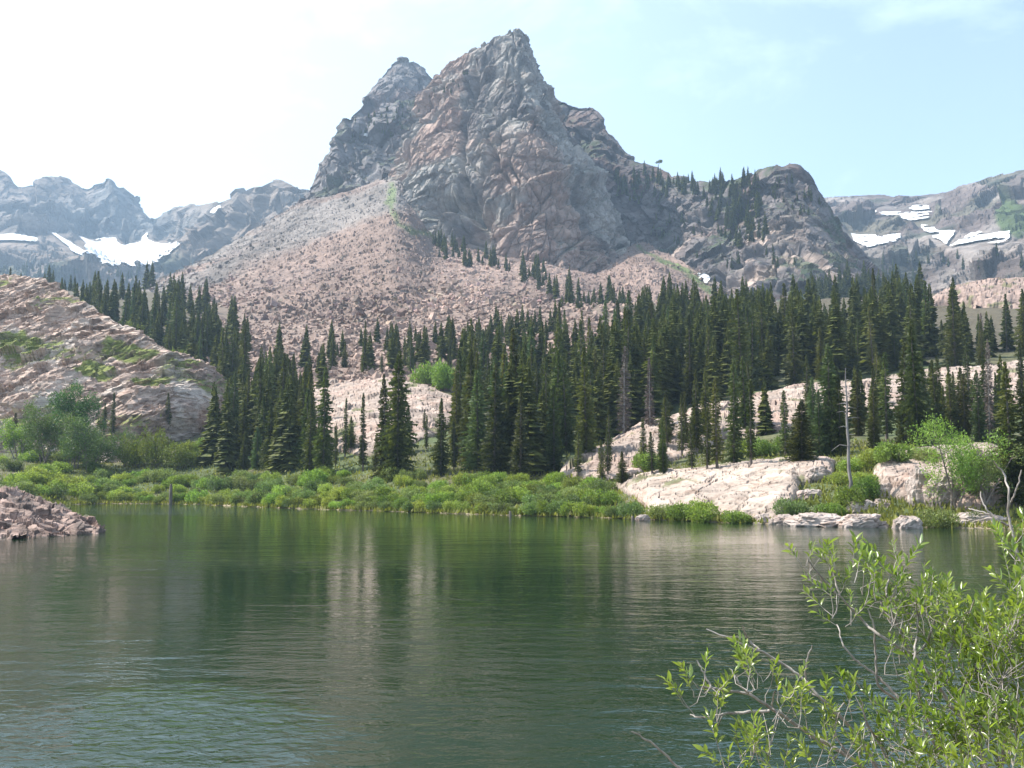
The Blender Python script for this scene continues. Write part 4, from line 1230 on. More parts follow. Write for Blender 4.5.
far_zones = [
 ([(424, 246), (445, 262), (470, 268), (512, 272), (510, 262), (470, 254), (440, 242)], 40, (9, 16), ('talus_slope', 'rock_tower')),
 ([(515, 268), (560, 272), (600, 300), (640, 318), (640, 335), (560, 330), (556, 300), (520, 280)], 55, (11, 18), ('talus_slope', 'rock_tower')),
 ([(640, 318), (760, 325), (760, 345), (640, 345)], 60, (13, 19), ('talus_slope', 'valley_ground', 'wooded_shoulder')),
 ([(455, 340), (520, 325), (560, 330), (560, 350), (500, 360), (455, 350)], 34, (7, 13), ('talus_slope', 'valley_ground')),
 ([(700, 185), (760, 180), (768, 240), (740, 250), (700, 205), (676, 192)], 90, (11, 19), ('wooded_shoulder',)),
 ([(612, 175), (640, 170), (665, 182), (668, 200), (640, 205), (615, 195)], 42, (10, 17), ('wooded_shoulder',)),
 ([(668, 184), (700, 182), (700, 190), (668, 192)], 14, (9, 16), ('wooded_shoulder',)),
 ([(810, 290), (870, 285), (900, 305), (900, 322), (810, 318)], 80, (12, 18), ('wooded_shoulder', 'far_right_ridge')),
 ([(870, 285), (1060, 270), (1060, 300), (900, 316)], 70, (11, 17), ('far_right_ridge', 'valley_ground')),
 ([(880, 262), (1060, 250), (1060, 275), (880, 285)], 50, (10, 15), ('far_right_ridge',)),
 ([(760, 175), (815, 180), (830, 215), (780, 215)], 26, (6, 10), ('wooded_shoulder',)),
 ([(640, 205), (760, 215), (800, 270), (720, 268), (650, 240)], 50, (6, 11), ('wooded_shoulder',)),
 ([(-60, 292), (100, 292), (160, 290), (150, 270), (90, 270), (-60, 262)], 150, (13, 20), ('far_left_ridge', 'talus_slope', 'valley_ground')),
 ([(90, 318), (240, 372), (250, 345), (190, 300), (90, 296)], 60, (12, 19), ('valley_ground', 'talus_slope')),
 ([(350, 118), (410, 105), (400, 140), (345, 145)], 40, (5, 9), ('left_shoulder',)),
 ([(395, 110), (470, 70), (475, 80), (400, 125)], 24, (4, 7), ('rock_tower', 'left_shoulder')),
 ([(760, 330), (1060, 318), (1060, 338), (760, 345)], 70, (13, 19), ('valley_ground',)),
 ([(330, 345), (460, 340), (460, 352), (330, 360)], 22, (6, 12), ('talus_slope', 'valley_ground')),
]
V = []
for poly, n, hr, on in far_zones + fill_zones:
    x0, x1 = min(a for a, _ in poly), max(a for a, _ in poly); y0, y1 = min(b for _, b in poly), max(b for _, b in poly)
    k = 0; tries = 0
    while k < n and tries < n * 40:
        tries += 1
        x = rnd.uniform(x0, x1); y = rnd.uniform(y0, y1)
        if not inside(np.array([x]), np.array([y]), poly)[0]: continue
        h = hit(x, y, *on)
        if h is None: continue
        k += 1
        if 922 < x < 1070 and 270 < y < 350 and y - 12 / h[0].y * F < 306: continue
        s = (hr[0] + hr[1]) * 0.5 * rnd.uniform(0.55, 1.3) / 12; a = rnd.random() * 6.28
        m_ = rnd.choice(minis); ca, sa = math.cos(a), math.sin(a)
        q = np.stack([m_[:, 0] * ca - m_[:, 1] * sa, m_[:, 0] * sa + m_[:, 1] * ca, m_[:, 2]], -1) * s * np.array([1.15, 1.15, 1])
        V.append(q + np.array(h[0]) - np.array([0, 0, 0.4]))
V = np.concatenate(V)
me = make_mesh('distant_forest', V, np.arange(len(V)).reshape(-1, 3), [M_needle])
o = link('distant_forest', me); tag(o, 'small dark conifers scattered over the cliffs and far slopes', kind='stuff')

# wind-bent tree on the skyline
h = hit(658, 168.5, 'wooded_shoulder') or hit(657, 172, 'wooded_shoulder')
b_ = Buf(); tube(b_, [(0, 0, -2), (0.5, 0, 4), (2.0, 0, 8)], [0.5, 0.35, 0.2], 6); tm = b_.mesh('trunk', [M_bark], True)
b_ = Buf(); Vv, ff = leaf_cloud(np.random.RandomState(3), [(2, 0, 9, 4.2, 3, 1.5), (4, 0, 11, 2.8, 2, 1.2), (-1.5, 0, 7.5, 2, 1.5, .8)], 500, 1.2); b_.add(Vv, ff)
tree_thing('bent_conifer', (tm, b_.mesh('crown', [M_needle])), h[0], 0.8, 0.3, 'lone flat topped tree leaning on the skyline ridge', 'tree', None)

# ---- boulders of the talus: thousands, one mass
cube = np.array([(-1, -1, -1), (1, -1, -1), (1, 1, -1), (-1, 1, -1), (-1, -1, 1), (1, -1, 1), (1, 1, 1), (-1, 1, 1)], float)
cf = np.array([(0, 2, 1), (0, 3, 2), (4, 5, 6), (4, 6, 7), (0, 1, 5), (0, 5, 4), (1, 2, 6), (1, 6, 5), (2, 3, 7), (2, 7, 6), (3, 0, 4), (3, 4, 7)])
def rot_rand(n):
    q = rs.randn(n, 4); q /= np.linalg.norm(q, axis=1, keepdims=True); w, x, y, z = q.T
    return np.stack([1 - 2 * (y * y + z * z), 2 * (x * y - z * w), 2 * (x * z + y * w), 2 * (x * y + z * w), 1 - 2 * (x * x + z * z), 2 * (y * z - x * w),
                     2 * (x * z - y * w), 2 * (y * z + x * w), 1 - 2 * (x * x + y * y)], -1).reshape(n, 3, 3)
def rocks(pos, size, colr):
    n = len(pos)
    v = cube[None] * (0.75 + 0.5 * rs.rand(n, 8, 1)) * (0.45 + 0.65 * rs.rand(n, 1, 3)) + 0.22 * rs.randn(n, 8, 3)
    v = np.einsum('nij,nkj->nki', rot_rand(n), v) * size[:, None, None] + pos[:, None]
    f = (cf[None] + (np.arange(n) * 8)[:, None, None]).reshape(-1, 3)
    c = np.repeat(colr, 8, axis=0)
    return v.reshape(-1, 3), f, c
q = PATCH['talus_slope']; fr = q['front'] & (q['px'] > -10) & (q['px'] < 740)
idx = np.nonzero(fr)[0]
area_w = np.clip((q['V'][idx, 1] / 500) ** 1.0, 0.3, 3) * np.where(q['py'][idx] < 300, 0.7, 1.2)
sel = rs.choice(idx, 24000, p=area_w / area_w.sum())
pos = q['V'][sel] + rs.randn(24000, 3) * np.array([2.5, 2.5, 0.3])
lowb = sstep(q['py'][sel], 270, 350)
up_ = 0.55 + 0.45 * sstep(q['py'][sel], 215, 300)
size = up_ * (0.45 + 0.5 * rs.rand(24000) ** 2 + 1.3 * rs.rand(24000) ** 9) * (0.75 + 0.55 * lowb)
tint = np.array([0.30, 0.215, 0.175]) * (0.7 + 0.65 * rs.rand(24000, 1))
gw = ((1 - sstep(q['py'][sel] - (268 - (q['px'][sel] - 250) * 0.42), -10, 10)) * (q['px'][sel] < 420))[:, None]
tint = tint * (1 - gw) + gw * np.array([0.20, 0.175, 0.16]) * (0.75 + 0.5 * rs.rand(24000, 1))
tint = tint * (0.72 + 0.5 * sstep(fbm(q['V'][sel] * np.array([0.03, 0.006, 0.006]), 3, 401), -0.3, 0.4))[:, None]
tint = tint * (1 + rs.randn(24000, 3) * 0.04)
v, f, c = rocks(pos, size, tint)
q = PATCH['valley_ground']
idx = np.nonzero((q['px'] > 190) & (q['px'] < 640) & (q['V'][:, 1] > 255) & (q['V'][:, 1] < 480))[0]
sel = rs.choice(idx, 9000); pos = q['V'][sel] + rs.randn(9000, 3) * np.array([1.2, 1.2, 0.15])
v2, f2, c2 = rocks(pos, 0.35 + 0.55 * rs.rand(9000) ** 2 + 0.9 * rs.rand(9000) ** 7, np.array([0.30, 0.215, 0.175]) * (0.7 + 0.65 * rs.rand(9000, 1)))
f = np.concatenate([f, f2 + len(v)]); v = np.concatenate([v, v2]); c = np.concatenate([c, c2])
me = make_mesh('talus_boulders', v, f, [M_boulder], False, c)
o = link('talus_boulders', me); tag(o, 'thousands of pink boulders covering the slope', kind='stuff')

# ---- single boulders on the right shore
def boulder_mesh(seed, w, d, h):
    r = np.random.RandomState(seed); n = 26
    u = np.linspace(0, 2 * math.pi, n * 2, endpoint=False); vv = np.linspace(-1.2, math.pi / 2, n)
    U, W_ = np.meshgrid(u, vv, indexing='ij')
    p = np.stack([np.cos(W_) * np.cos(U), np.cos(W_) * np.sin(U), np.sin(W_)], -1).reshape(-1, 3)
    pw = np.sign(p) * np.abs(p) ** 0.75
    dd = 1 + 0.16 * facet(p * 1.3 + seed, 3) + 0.10 * facet(p * 2.7 + seed, 13) + 0.05 * facet(p * 6 + seed, 23) + 0.05 * fbm(p * 2 + seed, 3, seed)
    p = pw * dd[:, None] * np.array([w / 2, d / 2, h])
    idx = np.arange(n * 2 * n).reshape(n * 2, n); nx = np.roll(idx, -1, 0)
    f = np.stack([idx[:, :-1], nx[:, :-1], nx[:, 1:], idx[:, 1:]], -1).reshape(-1, 4)
    c = np.tile(np.array([0.42, 0.35, 0.31]), (len(p), 1)); c = mixv(c, np.array([0.36, 0.27, 0.23]), sstep(fbm(p * 1.5, 3, seed), 0.1, 0.4) * 0.6)
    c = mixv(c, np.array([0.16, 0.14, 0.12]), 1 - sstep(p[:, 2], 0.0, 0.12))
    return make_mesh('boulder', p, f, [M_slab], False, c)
bl = [  # px, base py, width px, height px, label
 (822, 527, 62, 12, 'long low white boulder at the waterline below the dead trunk'),
 (866, 528, 44, 13, 'rounded pale boulder in the water right of the long low one'),
 (910, 529, 27, 12, 'blocky pale boulder standing alone at the right waterline'),
 (820, 478, 26, 11, 'flat topped white block at the upper end of the shore slab'),
 (812, 500, 32, 10, 'small pale rock among shrubs below the white block'),
 (884, 508, 18, 9, 'small pinkish rock beside the dead trunk foot'),
 (888, 498, 20, 14, 'pinkish boulder leaning on the right outcrop'),
 (862, 512, 34, 12, 'sloping white rock just above the right waterline'),
 (985, 528, 60, 14, 'wide pale rock shelf at the right end of the shore'),
 (1015, 525, 50, 20, 'bright pale boulder at the right picture edge'),
 (643, 521, 15, 6, 'small white rock at the water between two shrub clumps'),
 (768, 524, 26, 10, 'pale rock at the lower right corner of the shore slab'),
 (950, 500, 40, 22, 'pale boulder under the leafy shore tree'),
 (925, 500, 30, 28, 'upright pale boulder left of the leafy shore tree'),
 (786, 525, 30, 9, 'low pale rock at the water under the dark shore bush'),
 (845, 520, 26, 12, 'cracked white rock between the sloping rock and the water'),
]
for i, (px_, by, wpx, hpx, lb) in enumerate(bl):
    h = hit(px_, by - 1, 'valley_ground', 'shore_slab', 'right_slab')
    D = h[0].y if (h and by < 515) else shoreD(min(by, 530)) + 0.8
    p = P(px_, by, D); w = wpx * D / F; hh = hpx * D / F * 1.05
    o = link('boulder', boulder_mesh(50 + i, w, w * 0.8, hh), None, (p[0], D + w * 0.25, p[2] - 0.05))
    tag(o, lb, 'boulder', 'pale boulders along the right shore')

# ---- standing dead trunk, stumps
h = hit(850, 503, 'valley_ground', 'right_slab')[0]
Hs = (CAMH + ray(850, 368)[2] / ray(850, 368)[1] * h.y) - h.z
e = bpy.data.objects.new('dead_tree', None); COL.objects.link(e); e.location = h
tag(e, 'tall bare grey dead trunk with a few limbs on the right shore', 'dead tree')
link('trunk', snag_mesh(5, Hs), e)
r5 = np.random.RandomState(9)
for (zz, dx, dz, sag) in ((0.42, -1.7, 0.0, 0.5), (0.55, -0.9, 0.1, 0), (0.62, 1.2, 0.05, 0), (0.66, -1.1, 0.1, 0), (0.70, 0.9, -0.05, 0), (0.73, -0.8, 0, 0), (0.78, 0.6, 0.1, 0), (0.5, 0.8, 0, 0), (0.85, -0.5, 0.1, 0), (0.35, 0.5, 0.1, 0), (0.9, 0.4, 0.1, 0)):
    b_ = Buf(); o3 = np.array([0, 0, zz * Hs]); m3 = o3 + np.array([dx * 0.5, r5.randn() * 0.2, dz + 0.1]); e3 = o3 + np.array([dx, r5.randn() * 0.3, dz - sag])
    tube(b_, [o3, m3, e3], [0.05, 0.04, 0.012], 5); link('limb', b_.mesh('limb', [M_snag], True), e)
def stump(px_, by, top, w, lb, nm='stump'):
    D = shoreD(by); p = P(px_, by, D); H = (top - by) / -F * D
    b_ = Buf(); tube(b_, [(0, 0, -1), (0.03, 0, H * 0.5), (0, 0.02, H * 0.9), (0.02, 0, H)], [w, w * 0.9, w * 0.8, w * 0.35], 9)
    o = link(nm, b_.mesh(nm, [M_bark], True), None, (p[0], D - 0.3, 0)); tag(o, lb, 'stump')
stump(171, 504.2, 484, 0.32, 'upright grey snag post at the water edge on the left')
stump(510, 516.2, 511, 0.17, 'short dark stump at the waterline under the meadow shrubs')
stump(632, 519.5, 516, 0.16, 'small stub at the waterline beside the small white rock')

# ---- shrubs
S_w = [shrub_mesh(100 + i, 4.8, 2.7, 3400, 0.23, M_willow, 'shrub') for i in range(4)]
S_g = [shrub_mesh(120 + i, 4.8, 2.7, 3200, 0.23, M_willow2, 'shrub') for i in range(3)]
S_y = [shrub_mesh(140 + i, 6.0, 4.0, 3600, 0.22, M_yellow, 'shrub', 12) for i in range(2)]
def shrub(px_, by, sc, pool, lb, grp, on=('valley_ground', 'shore_slab', 'right_slab'), zs=1.0, name='willow_shrub', cat='shrub'):
    h = hit(px_, by, *on)
    if h is None: return
    p = h[0]
    if p.z < -0.1: return
    o = link(name, rnd.choice(pool), None, (p.x, p.y, p.z - 0.1))
    o.rotation_euler = (0, 0, rnd.random() * 6.28); o.scale = (sc * rnd.uniform(.9, 1.15), sc * rnd.uniform(.9, 1.15), sc * zs * rnd.uniform(.85, 1.2))
    tag(o, lb, cat, grp)
    return o
def belt(x0, x1, n, depth0, depth1, lb, grp, pools, smin=.7, smax=1.25):
    for k in range(n):
        x = x0 + (x1 - x0) * (k + rnd.random()) / n
        pys = np.interp(x, sorted(vrows), [vrows[a][0] for a in sorted(vrows)])
        by = pys - 1.2 - (rnd.uniform(depth0, depth1))
        pool = rnd.choice(pools)
        shrub(x, by, rnd.uniform(smin, smax), pool, lb, grp, ('valley_ground',))
belt(85, 320, 30, 0, 2.0, 'green willow shrub along the left half of the waterline', 'waterline shrubs on the left', [S_w, S_w, S_g], .55, .95)
belt(85, 320, 56, 3, 24, 'green willow shrub in the left meadow below the conifers', 'meadow shrubs on the left', [S_w, S_g])
belt(320, 640, 34, 0, 1.8, 'green willow shrub along the middle of the far waterline', 'waterline shrubs in the middle', [S_w, S_w, S_g], .45, .8)
belt(320, 605, 84, 3, 32, 'green willow shrub in the middle meadow below the conifers', 'meadow shrubs in the middle', [S_w, S_w, S_g], .6, 1.0)
belt(-60, 95, 48, 2, 46, 'bright green shrub behind the left rock point', 'shrubs behind the rock point', [S_w, S_w, S_g], .8, 1.4)
for (x, y, s, pl, lb, zs) in [
 (684, 520, .85, S_w, 'left clump of the green willow mound in front of the shore slab', 1.0),
 (708, 522, 1.0, S_w, 'middle clump of the green willow mound in front of the shore slab', 1.0),
 (735, 523, .75, S_w, 'right clump of the green willow mound in front of the shore slab', .9),
 (663, 518, .7, S_g, 'small willow at the left foot of the shore slab', 1.0),
 (788, 518, .8, S_g, 'dark round bush at the water right of the shore slab', 1.2),
 (828, 518, .75, S_w, 'low green bush left of the dead trunk foot', 1.0),
 (848, 508, .8, S_w, 'green bush around the dead trunk foot', 1.1),
 (868, 500, .8, S_w, 'green bush right of the dead trunk foot', 1.2),
 (938, 528, .8, S_g, 'dark green bush hanging over the water by the blocky boulder', 1.1),
 (896, 462, 1.1, S_w, 'rounded bright bush above the right outcrop', 1.0),
 (872, 470, 1.0, S_w, 'bright bush left of the rounded one above the outcrop', 1.0),
 (845, 472, .9, S_w, 'low bush between the white block and the dead trunk', .8),
 (925, 460, .9, S_g, 'greyish bush right of the rounded bright one', .8),
 (835, 485, .9, S_w, 'bush on the grassy slope behind the dead trunk', .9),
 (860, 486, .9, S_w, 'bush just behind the dead trunk', .9),
 (1000, 478, 1.0, S_g, 'bush under the large conifer at the right edge', 1.0),
 (974, 522, .6, S_g, 'little bush on the right end shore rocks', .9),
 (648, 470, 1.1, S_w, 'willow between the shore slab and the ledge', 1.0),
 (745, 455, 1.2, S_w, 'green shrub patch between the shore slab and the ledge', .8),
 (765, 455, 1.2, S_w, 'green shrub left of the squat conifer', .8),
 (784, 452, 1.0, S_w, 'green shrub touching the squat conifer', 1.0),
 (136, 466, 1.5, S_y, 'left half of the yellow green willow thicket before the left hill', 1.6),
 (158, 466, 1.6, S_y, 'middle of the yellow green willow thicket before the left hill', 1.65),
 (181, 467, 1.4, S_y, 'right part of the yellow green willow thicket before the left hill', 1.5),
 (196, 464, 1.3, S_g, 'greyish shrub at the foot of the left hill cliff', 1.2),
 (206, 452, 1.4, S_w, 'green shrub in the gap between the left hill cliff and the conifers', 1.2),
 (188, 455, 1.2, S_w, 'low shrub right behind the yellow green thicket', 1.1),
 (430, 388, 2.2, S_w, 'pale green aspen thicket above the pale outcrop', 1.3),
 (448, 390, 2.2, S_w, 'pale green thicket right of the aspen thicket above the outcrop', 1.3),
 (132, 345, 2.4, S_w, 'bright leafy shrub between conifers behind the hill crest', 1.5),
 (182, 372, 2.4, S_w, 'bright leafy shrub low behind the hill crest', 1.5),
 (218, 398, 2.0, S_w, 'leafy shrub at the right end of the hill crest', 1.5),
]: shrub(x, y, s, pl, lb, 'single shrubs', zs=zs)
def leafy(px_, by, top, W, seed, mat, lb, n=5200, sz=0.24):
    h = hit(px_, by, 'valley_ground', 'right_slab'); p = h[0]
    H = (CAMH + ray(px_, top)[2] / ray(px_, top)[1] * p.y) - p.z
    tree_thing('leafy_tree', leafy_tree_meshes(seed, H, W, n, sz, mat), (p.x, p.y, p.z), 1, rnd.random() * 6, lb, 'tree', 'small leafy trees')
leafy(72, 468, 386, 12, 1, M_aspen, 'tallest round leafy tree on the left meadow', 13000, 0.38)
leafy(42, 464, 402, 10, 2, M_aspen, 'leafy tree left of the tallest one on the left meadow', 9000, 0.36)
leafy(88, 472, 420, 10, 3, M_aspen, 'lower leafy tree right of the tallest one on the left meadow', 9000, 0.36)
leafy(18, 458, 425, 8, 4, M_willow, 'bright low leafy tree at the left edge meadow', 7000, 0.34)
leafy(126, 466, 430, 5.5, 5, M_aspen, 'slim leafy tree left of the yellow green thicket', 3600)
leafy(955, 506, 430, 6.5, 6, M_willow, 'thin leafy tree on the right shore rocks', 8000, 0.2)
leafy(985, 500, 452, 4.0, 7, M_willow2, 'short leafy tree beside the right edge conifer', 4000, 0.2)

# ---- meadow grass, one mass
q = PATCH['valley_ground']
m_ = (q['V'][:, 2] > 0.15) & (q['px'] > -80) & (q['px'] < 1100) & (q['py'] > 440) & (q['V'][:, 1] < 260)
idx = np.nonzero(m_)[0]; n = 60000
sel = rs.choice(idx, n)
c0 = q['V'][sel] + rs.randn(n, 3) * np.array([0.8, 0.9, 0.0])
hgt_ = 0.18 + 0.3 * rs.rand(n); wd = 0.10 + 0.10 * rs.rand(n); aa = rs.rand(n) * 6.28
sd_ = np.stack([np.cos(aa), np.sin(aa), 0 * aa], -1) * wd[:, None]
tp_ = c0 + np.stack([rs.randn(n) * .15, rs.randn(n) * .15, hgt_], -1)
base_ = c0 - np.array([0, 0, 0.15])
V = np.stack([base_ - sd_, base_ + sd_, tp_], 1).reshape(-1, 3)
me = make_mesh('meadow_grass', V, np.arange(len(V)).reshape(-1, 3), [M_grass])
o = link('meadow_grass', me); tag(o, 'rough green meadow grass along the far shore', kind='stuff')

# ------------------------------------------------------------------ foreground willow bush
def BP(px, py, D): return P(px, py, D)
broot = BP(1010, 905, 3.7)
e = bpy.data.objects.new('willow_bush', None); COL.objects.link(e); e.location = broot
tag(e, 'leafy green willow bush with pale twigs close by at the lower right', 'bush')
off = np.array(broot)
br = [  # picture polyline from tip to root, depth tip, depth root, radius root mm
 ([(702, 686), (718, 689), (749, 694), (774, 710), (811, 735), (858, 762), (930, 830), (1010, 905)], 3.5, 3.7, 9),
 ([(690, 715), (708, 718), (729, 713), (770, 711)], 3.5, 3.56, 4),
 ([(706, 629), (741, 643), (772, 657), (796, 672), (819, 696), (843, 719), (862, 741), (878, 768), (930, 840), (1010, 905)], 3.8, 3.75, 8),
 ([(742, 625), (749, 641), (760, 650)], 3.8, 3.8, 3.5),
 ([(829, 587), (843, 600), (862, 620), (882, 637), (913, 655), (936, 684), (956, 712), (975, 735), (985, 768), (1000, 840), (1010, 905)], 3.9, 3.7, 11),
 ([(837, 624), (843, 645), (862, 665), (878, 676), (897, 696), (925, 731), (948, 762), (985, 840), (1010, 905)], 4.0, 3.8, 7),
 ([(868, 610), (874, 626), (876, 657), (877, 684), (897, 700)], 3.9, 3.95, 4.5),
 ([(897, 560), (886, 590), (893, 615), (913, 655)], 3.8, 3.85, 4),
 ([(1003, 678), (995, 708), (981, 739), (985, 790), (1010, 905)], 3.3, 3.5, 8),
 ([(916, 598), (918, 630), (914, 665), (922, 705), (945, 760)], 3.6, 3.7, 6),
 ([(632, 731), (655, 745), (679, 768), (720, 800), (800, 850), (1010, 905)], 3.4, 3.6, 6),
 ([(808, 560), (822, 578), (835, 592)], 3.9, 3.9, 2.5),
 ([(835, 552), (834, 575), (840, 597)], 3.9, 3.9, 2.5),
 ([(874, 566), (878, 590), (884, 610), (893, 625)], 3.8, 3.85, 3),
 ([(993, 461), (1003, 472), (1009, 492), (1008, 512), (1013, 535), (1030, 600), (1040, 700), (1010, 905)], 3.9, 3.8, 6),
 ([(980, 492), (985, 507), (999, 521), (1012, 527)], 3.9, 3.88, 3.2),
 ([(968, 508), (985, 513), (1002, 520)], 3.95, 3.9, 2.2),
 ([(1022, 470), (1014, 495), (1009, 505)], 3.85, 3.9, 2.2),
 ([(1018, 556), (1020, 590), (1026, 640), (1030, 720)], 3.5, 3.6, 5),
 ([(849, 672), (862, 690), (880, 706), (905, 720), (925, 731)], 3.7, 3.78, 3.5),
 ([(812, 645), (806, 665), (808, 690), (819, 697)], 3.75, 3.8, 2.5),
 ([(1010, 620), (985, 650), (962, 690), (956, 712)], 3.5, 3.65, 5),
 ([(975, 600), (960, 630), (945, 660), (936, 684)], 3.6, 3.7, 4.5),
 ([(940, 590), (935, 620), (925, 645), (913, 656)], 3.7, 3.75, 4),
 ([(860, 700), (868, 725), (880, 745), (900, 790), (960, 860)], 3.4, 3.6, 5),
 ([(775, 690), (772, 705), (778, 716)], 3.5, 3.55, 2.5),
 ([(730, 668), (740, 685), (749, 694)], 3.5, 3.5, 2.5),
 ([(697, 660), (706, 678), (712, 688)], 3.5, 3.5, 2),
 ([(845, 700), (838, 715), (835, 735), (850, 756)], 3.6, 3.6, 2.5),
 ([(1020, 700), (1005, 740), (1000, 790), (1010, 905)], 3.3, 3.5, 7),
]
rb = np.random.RandomState(77)
axes = []
for k, (pl, d0, d1, rr) in enumerate(br):
    n = len(pl)
    w = np.array([BP(a, b2, d0 + (d1 - d0) * i / (n - 1) + rb.randn() * 0.02) for i, (a, b2) in enumerate(pl)]) - off
    W2 = catmull(w, n * 5); W2 += rb.randn(*W2.shape) * 0.0016
    b_ = Buf(); tt = np.linspace(0, 1, len(W2))
    tube(b_, W2, (0.0022 + rr * 0.0008 * tt ** 0.8), 7)
    link('branch', b_.mesh('branch', [M_twig], True), e)
    axes.append(W2)
def leaf_shoot(V, Fc, base, d, n, L, cnt):
    """alternate lance-shaped leaves along a short shoot"""
    d = d / np.linalg.norm(d)
    s1 = np.cross(d, rb.randn(3)); s1 /= np.linalg.norm(s1); s2 = np.cross(d, s1)
    for i in range(n):
        a = i * 2.4 + rb.rand() * 0.6; o = base + d * (0.008 * i)
        sp = 0.95 - 0.5 * i / n
        ax = d * (1.1 - sp * 0.5) + (s1 * math.cos(a) + s2 * math.sin(a)) * sp + rb.randn(3) * 0.12 + np.array([0, 0, 0.12]); ax /= np.linalg.norm(ax)
        sd2 = np.cross(ax, np.array([0, 0, 1.0]) + 0.5 * rb.randn(3)); sd2 /= np.linalg.norm(sd2) + 1e-9
        nr = np.cross(sd2, ax); l = L * (0.6 + 0.6 * rb.rand()); w_ = l * (0.13 + 0.06 * rb.rand()); cv = l * (0.05 + 0.18 * rb.rand())
        prof = [(0.0, 0.12), (0.25, 0.75), (0.5, 1.0), (0.75, 0.68), (1.0, 0.03)]
        st = cnt[0]
        for (q_, ww) in prof:
            c = o + ax * l * q_ - nr * cv * q_ * q_
            V.append(c - sd2 * w_ * ww + nr * w_ * 0.45 * ww); V.append(c); V.append(c + sd2 * w_ * ww + nr * w_ * 0.45 * ww)
        for j in range(4):
            a0 = st + j * 3
            Fc += [(a0, a0 + 1, a0 + 4), (a0, a0 + 4, a0 + 3), (a0 + 1, a0 + 2, a0 + 5), (a0 + 1, a0 + 5, a0 + 4)]
        cnt[0] += 15
V, Fc, cnt = [], [], [0]; twb = Buf()
def shoot_at(pt, nleaf, spread=0.05, L=0.042, up=0.6):
    d = np.array([rb.randn() * 0.45, rb.randn() * 0.35, up + 0.4 * rb.rand()])
    d /= np.linalg.norm(d); ln = 0.03 + 0.06 * rb.rand()
    b0 = pt; m0 = pt + d * ln
    tube(twb, [b0, (b0 + m0) / 2 + rb.randn(3) * 0.003, m0, m0 + d * 0.008 * nleaf], [0.0016, 0.0014, 0.0012, 0.0006], 4)
    leaf_shoot(V, Fc, m0 - d * 0.01, d, nleaf, L, cnt)
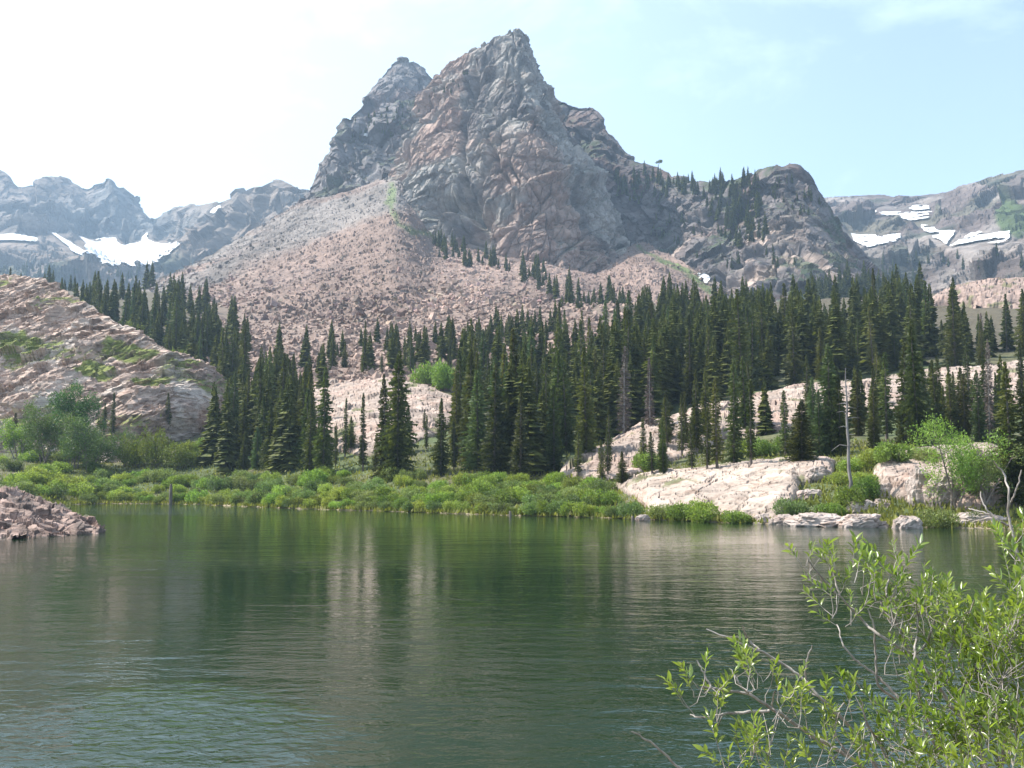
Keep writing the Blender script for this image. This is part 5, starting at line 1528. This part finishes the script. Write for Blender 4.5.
# clusters (px, py, depth, spread px, shoots)
cl = [(808, 560, 3.9, 9, 5), (835, 555, 3.9, 8, 6), (838, 575, 3.9, 7, 4), (832, 602, 3.9, 8, 4), (848, 610, 3.9, 5, 2),
      (872, 560, 3.8, 9, 6), (880, 585, 3.8, 10, 6), (868, 590, 3.8, 9, 5), (897, 558, 3.8, 6, 4), (893, 580, 3.8, 8, 5), (905, 600, 3.75, 12, 8),
      (895, 610, 3.8, 10, 6), (925, 597, 3.7, 11, 8), (945, 600, 3.7, 12, 9), (935, 620, 3.7, 14, 10), (955, 620, 3.65, 14, 11), (960, 645, 3.6, 14, 10),
      (938, 650, 3.65, 14, 9), (982, 612, 3.55, 14, 10), (1000, 625, 3.5, 14, 12), (1018, 612, 3.4, 12, 11), (1015, 640, 3.4, 14, 12), (990, 650, 3.5, 16, 13),
      (1012, 670, 3.4, 16, 13), (975, 672, 3.5, 16, 12), (950, 680, 3.55, 14, 9), (998, 695, 3.4, 17, 13), (1018, 705, 3.3, 14, 12), (970, 705, 3.5, 16, 11),
      (945, 715, 3.5, 14, 9), (925, 695, 3.6, 12, 7), (905, 715, 3.6, 12, 7), (990, 728, 3.4, 16, 12), (1012, 738, 3.3, 15, 13), (960, 738, 3.4, 16, 11),
      (930, 745, 3.5, 16, 10), (900, 745, 3.5, 15, 8), (985, 758, 3.3, 16, 11), (1015, 765, 3.2, 14, 11), (950, 768, 3.3, 16, 10), (915, 770, 3.4, 15, 9), (880, 762, 3.5, 14, 7),
      (865, 735, 3.5, 12, 5), (845, 760, 3.5, 13, 6), (820, 755, 3.5, 12, 5), (835, 712, 3.55, 10, 5), (818, 720, 3.5, 10, 5), (855, 690, 3.6, 8, 3),
      (690, 672, 3.5, 7, 4), (687, 688, 3.5, 6, 3), (709, 700, 3.5, 5, 2), (716, 676, 3.5, 5, 3), (748, 660, 3.5, 8, 6), (752, 676, 3.5, 5, 2),
      (770, 664, 3.6, 4, 2), (785, 682, 3.55, 6, 3), (778, 700, 3.5, 7, 3), (795, 705, 3.5, 6, 3), (770, 740, 3.4, 7, 4), (752, 742, 3.4, 7, 5), (735, 750, 3.4, 8, 5), (728, 765, 3.4, 8, 4), (760, 762, 3.4, 9, 4), (785, 765, 3.4, 8, 4),
      (1020, 545, 3.6, 8, 6), (1017, 575, 3.5, 6, 6), (1022, 590, 3.5, 6, 4), (1019, 530, 3.7, 5, 3), (900, 640, 3.75, 9, 4), (888, 655, 3.75, 7, 3), (880, 725, 3.6, 8, 4),
      (1050, 600, 3.4, 20, 12), (1055, 660, 3.4, 22, 14), (1060, 720, 3.3, 22, 14), (1100, 690, 3.5, 24, 12)]
allax = np.concatenate(axes)
for (x, y, D, s, ns) in cl:
    for k in range(max(2, int(ns * (1.1 if x > 890 else 0.85)))):
        pt = BP(x + (9 if x < 725 else 0) + rb.randn() * s * 0.75, y + 19 + rb.randn() * s * 0.75, D + rb.randn() * 0.10) - off
        shoot_at(pt, rb.randint(8, 14), L=0.031 + 0.013 * rb.rand())
        # thin twig to the nearest branch
        dd = np.linalg.norm(allax - pt, axis=1); j = int(np.argmin(dd + 0.03 * rb.rand(len(dd))))
        if dd[j] < 0.2 and rb.rand() < 0.65:
            q0 = allax[j]; md = (pt + q0) / 2 + rb.randn(3) * 0.012 - np.array([0, 0, 0.01])
            tube(twb, [q0, md, pt], [0.0016, 0.0013, 0.0011], 4)
fb = Buf(); fb.add(np.array(V), np.array(Fc), 0); fb.add(np.concatenate(twb.v), np.concatenate(twb.f), 1)
link('foliage', fb.mesh('foliage', [M_near, M_twig], True), e)
print('near leaves', cnt[0] // 15)

# ------------------------------------------------------------------ haze
hz = 3950
me = bpy.data.meshes.new('haze')
x0, x1, y0, y1, z0, z1 = -hz, hz, -1450, 4450, -5.0, 760.0
vs = [(x, y, z) for z in (z0, z1) for x, y in ((x0, y0), (x1, y0), (x1, y1), (x0, y1))]
me.from_pydata(vs, [], [(3, 2, 1, 0), (4, 5, 6, 7), (0, 1, 5, 4), (1, 2, 6, 5), (2, 3, 7, 6), (3, 0, 4, 7)])
m, t, out = new_mat('haze')
pv = N(t, 'ShaderNodeVolumePrincipled', Density=0.00015, Anisotropy=0.1)
pv.inputs['Color'].default_value = (0.55, 0.76, 1.0, 1)
t.links.new(pv.outputs[0], out.inputs['Volume'])
me.materials.append(m)
o = link('haze', me); tag(o, 'thin blue summer haze over the valley', kind='stuff')
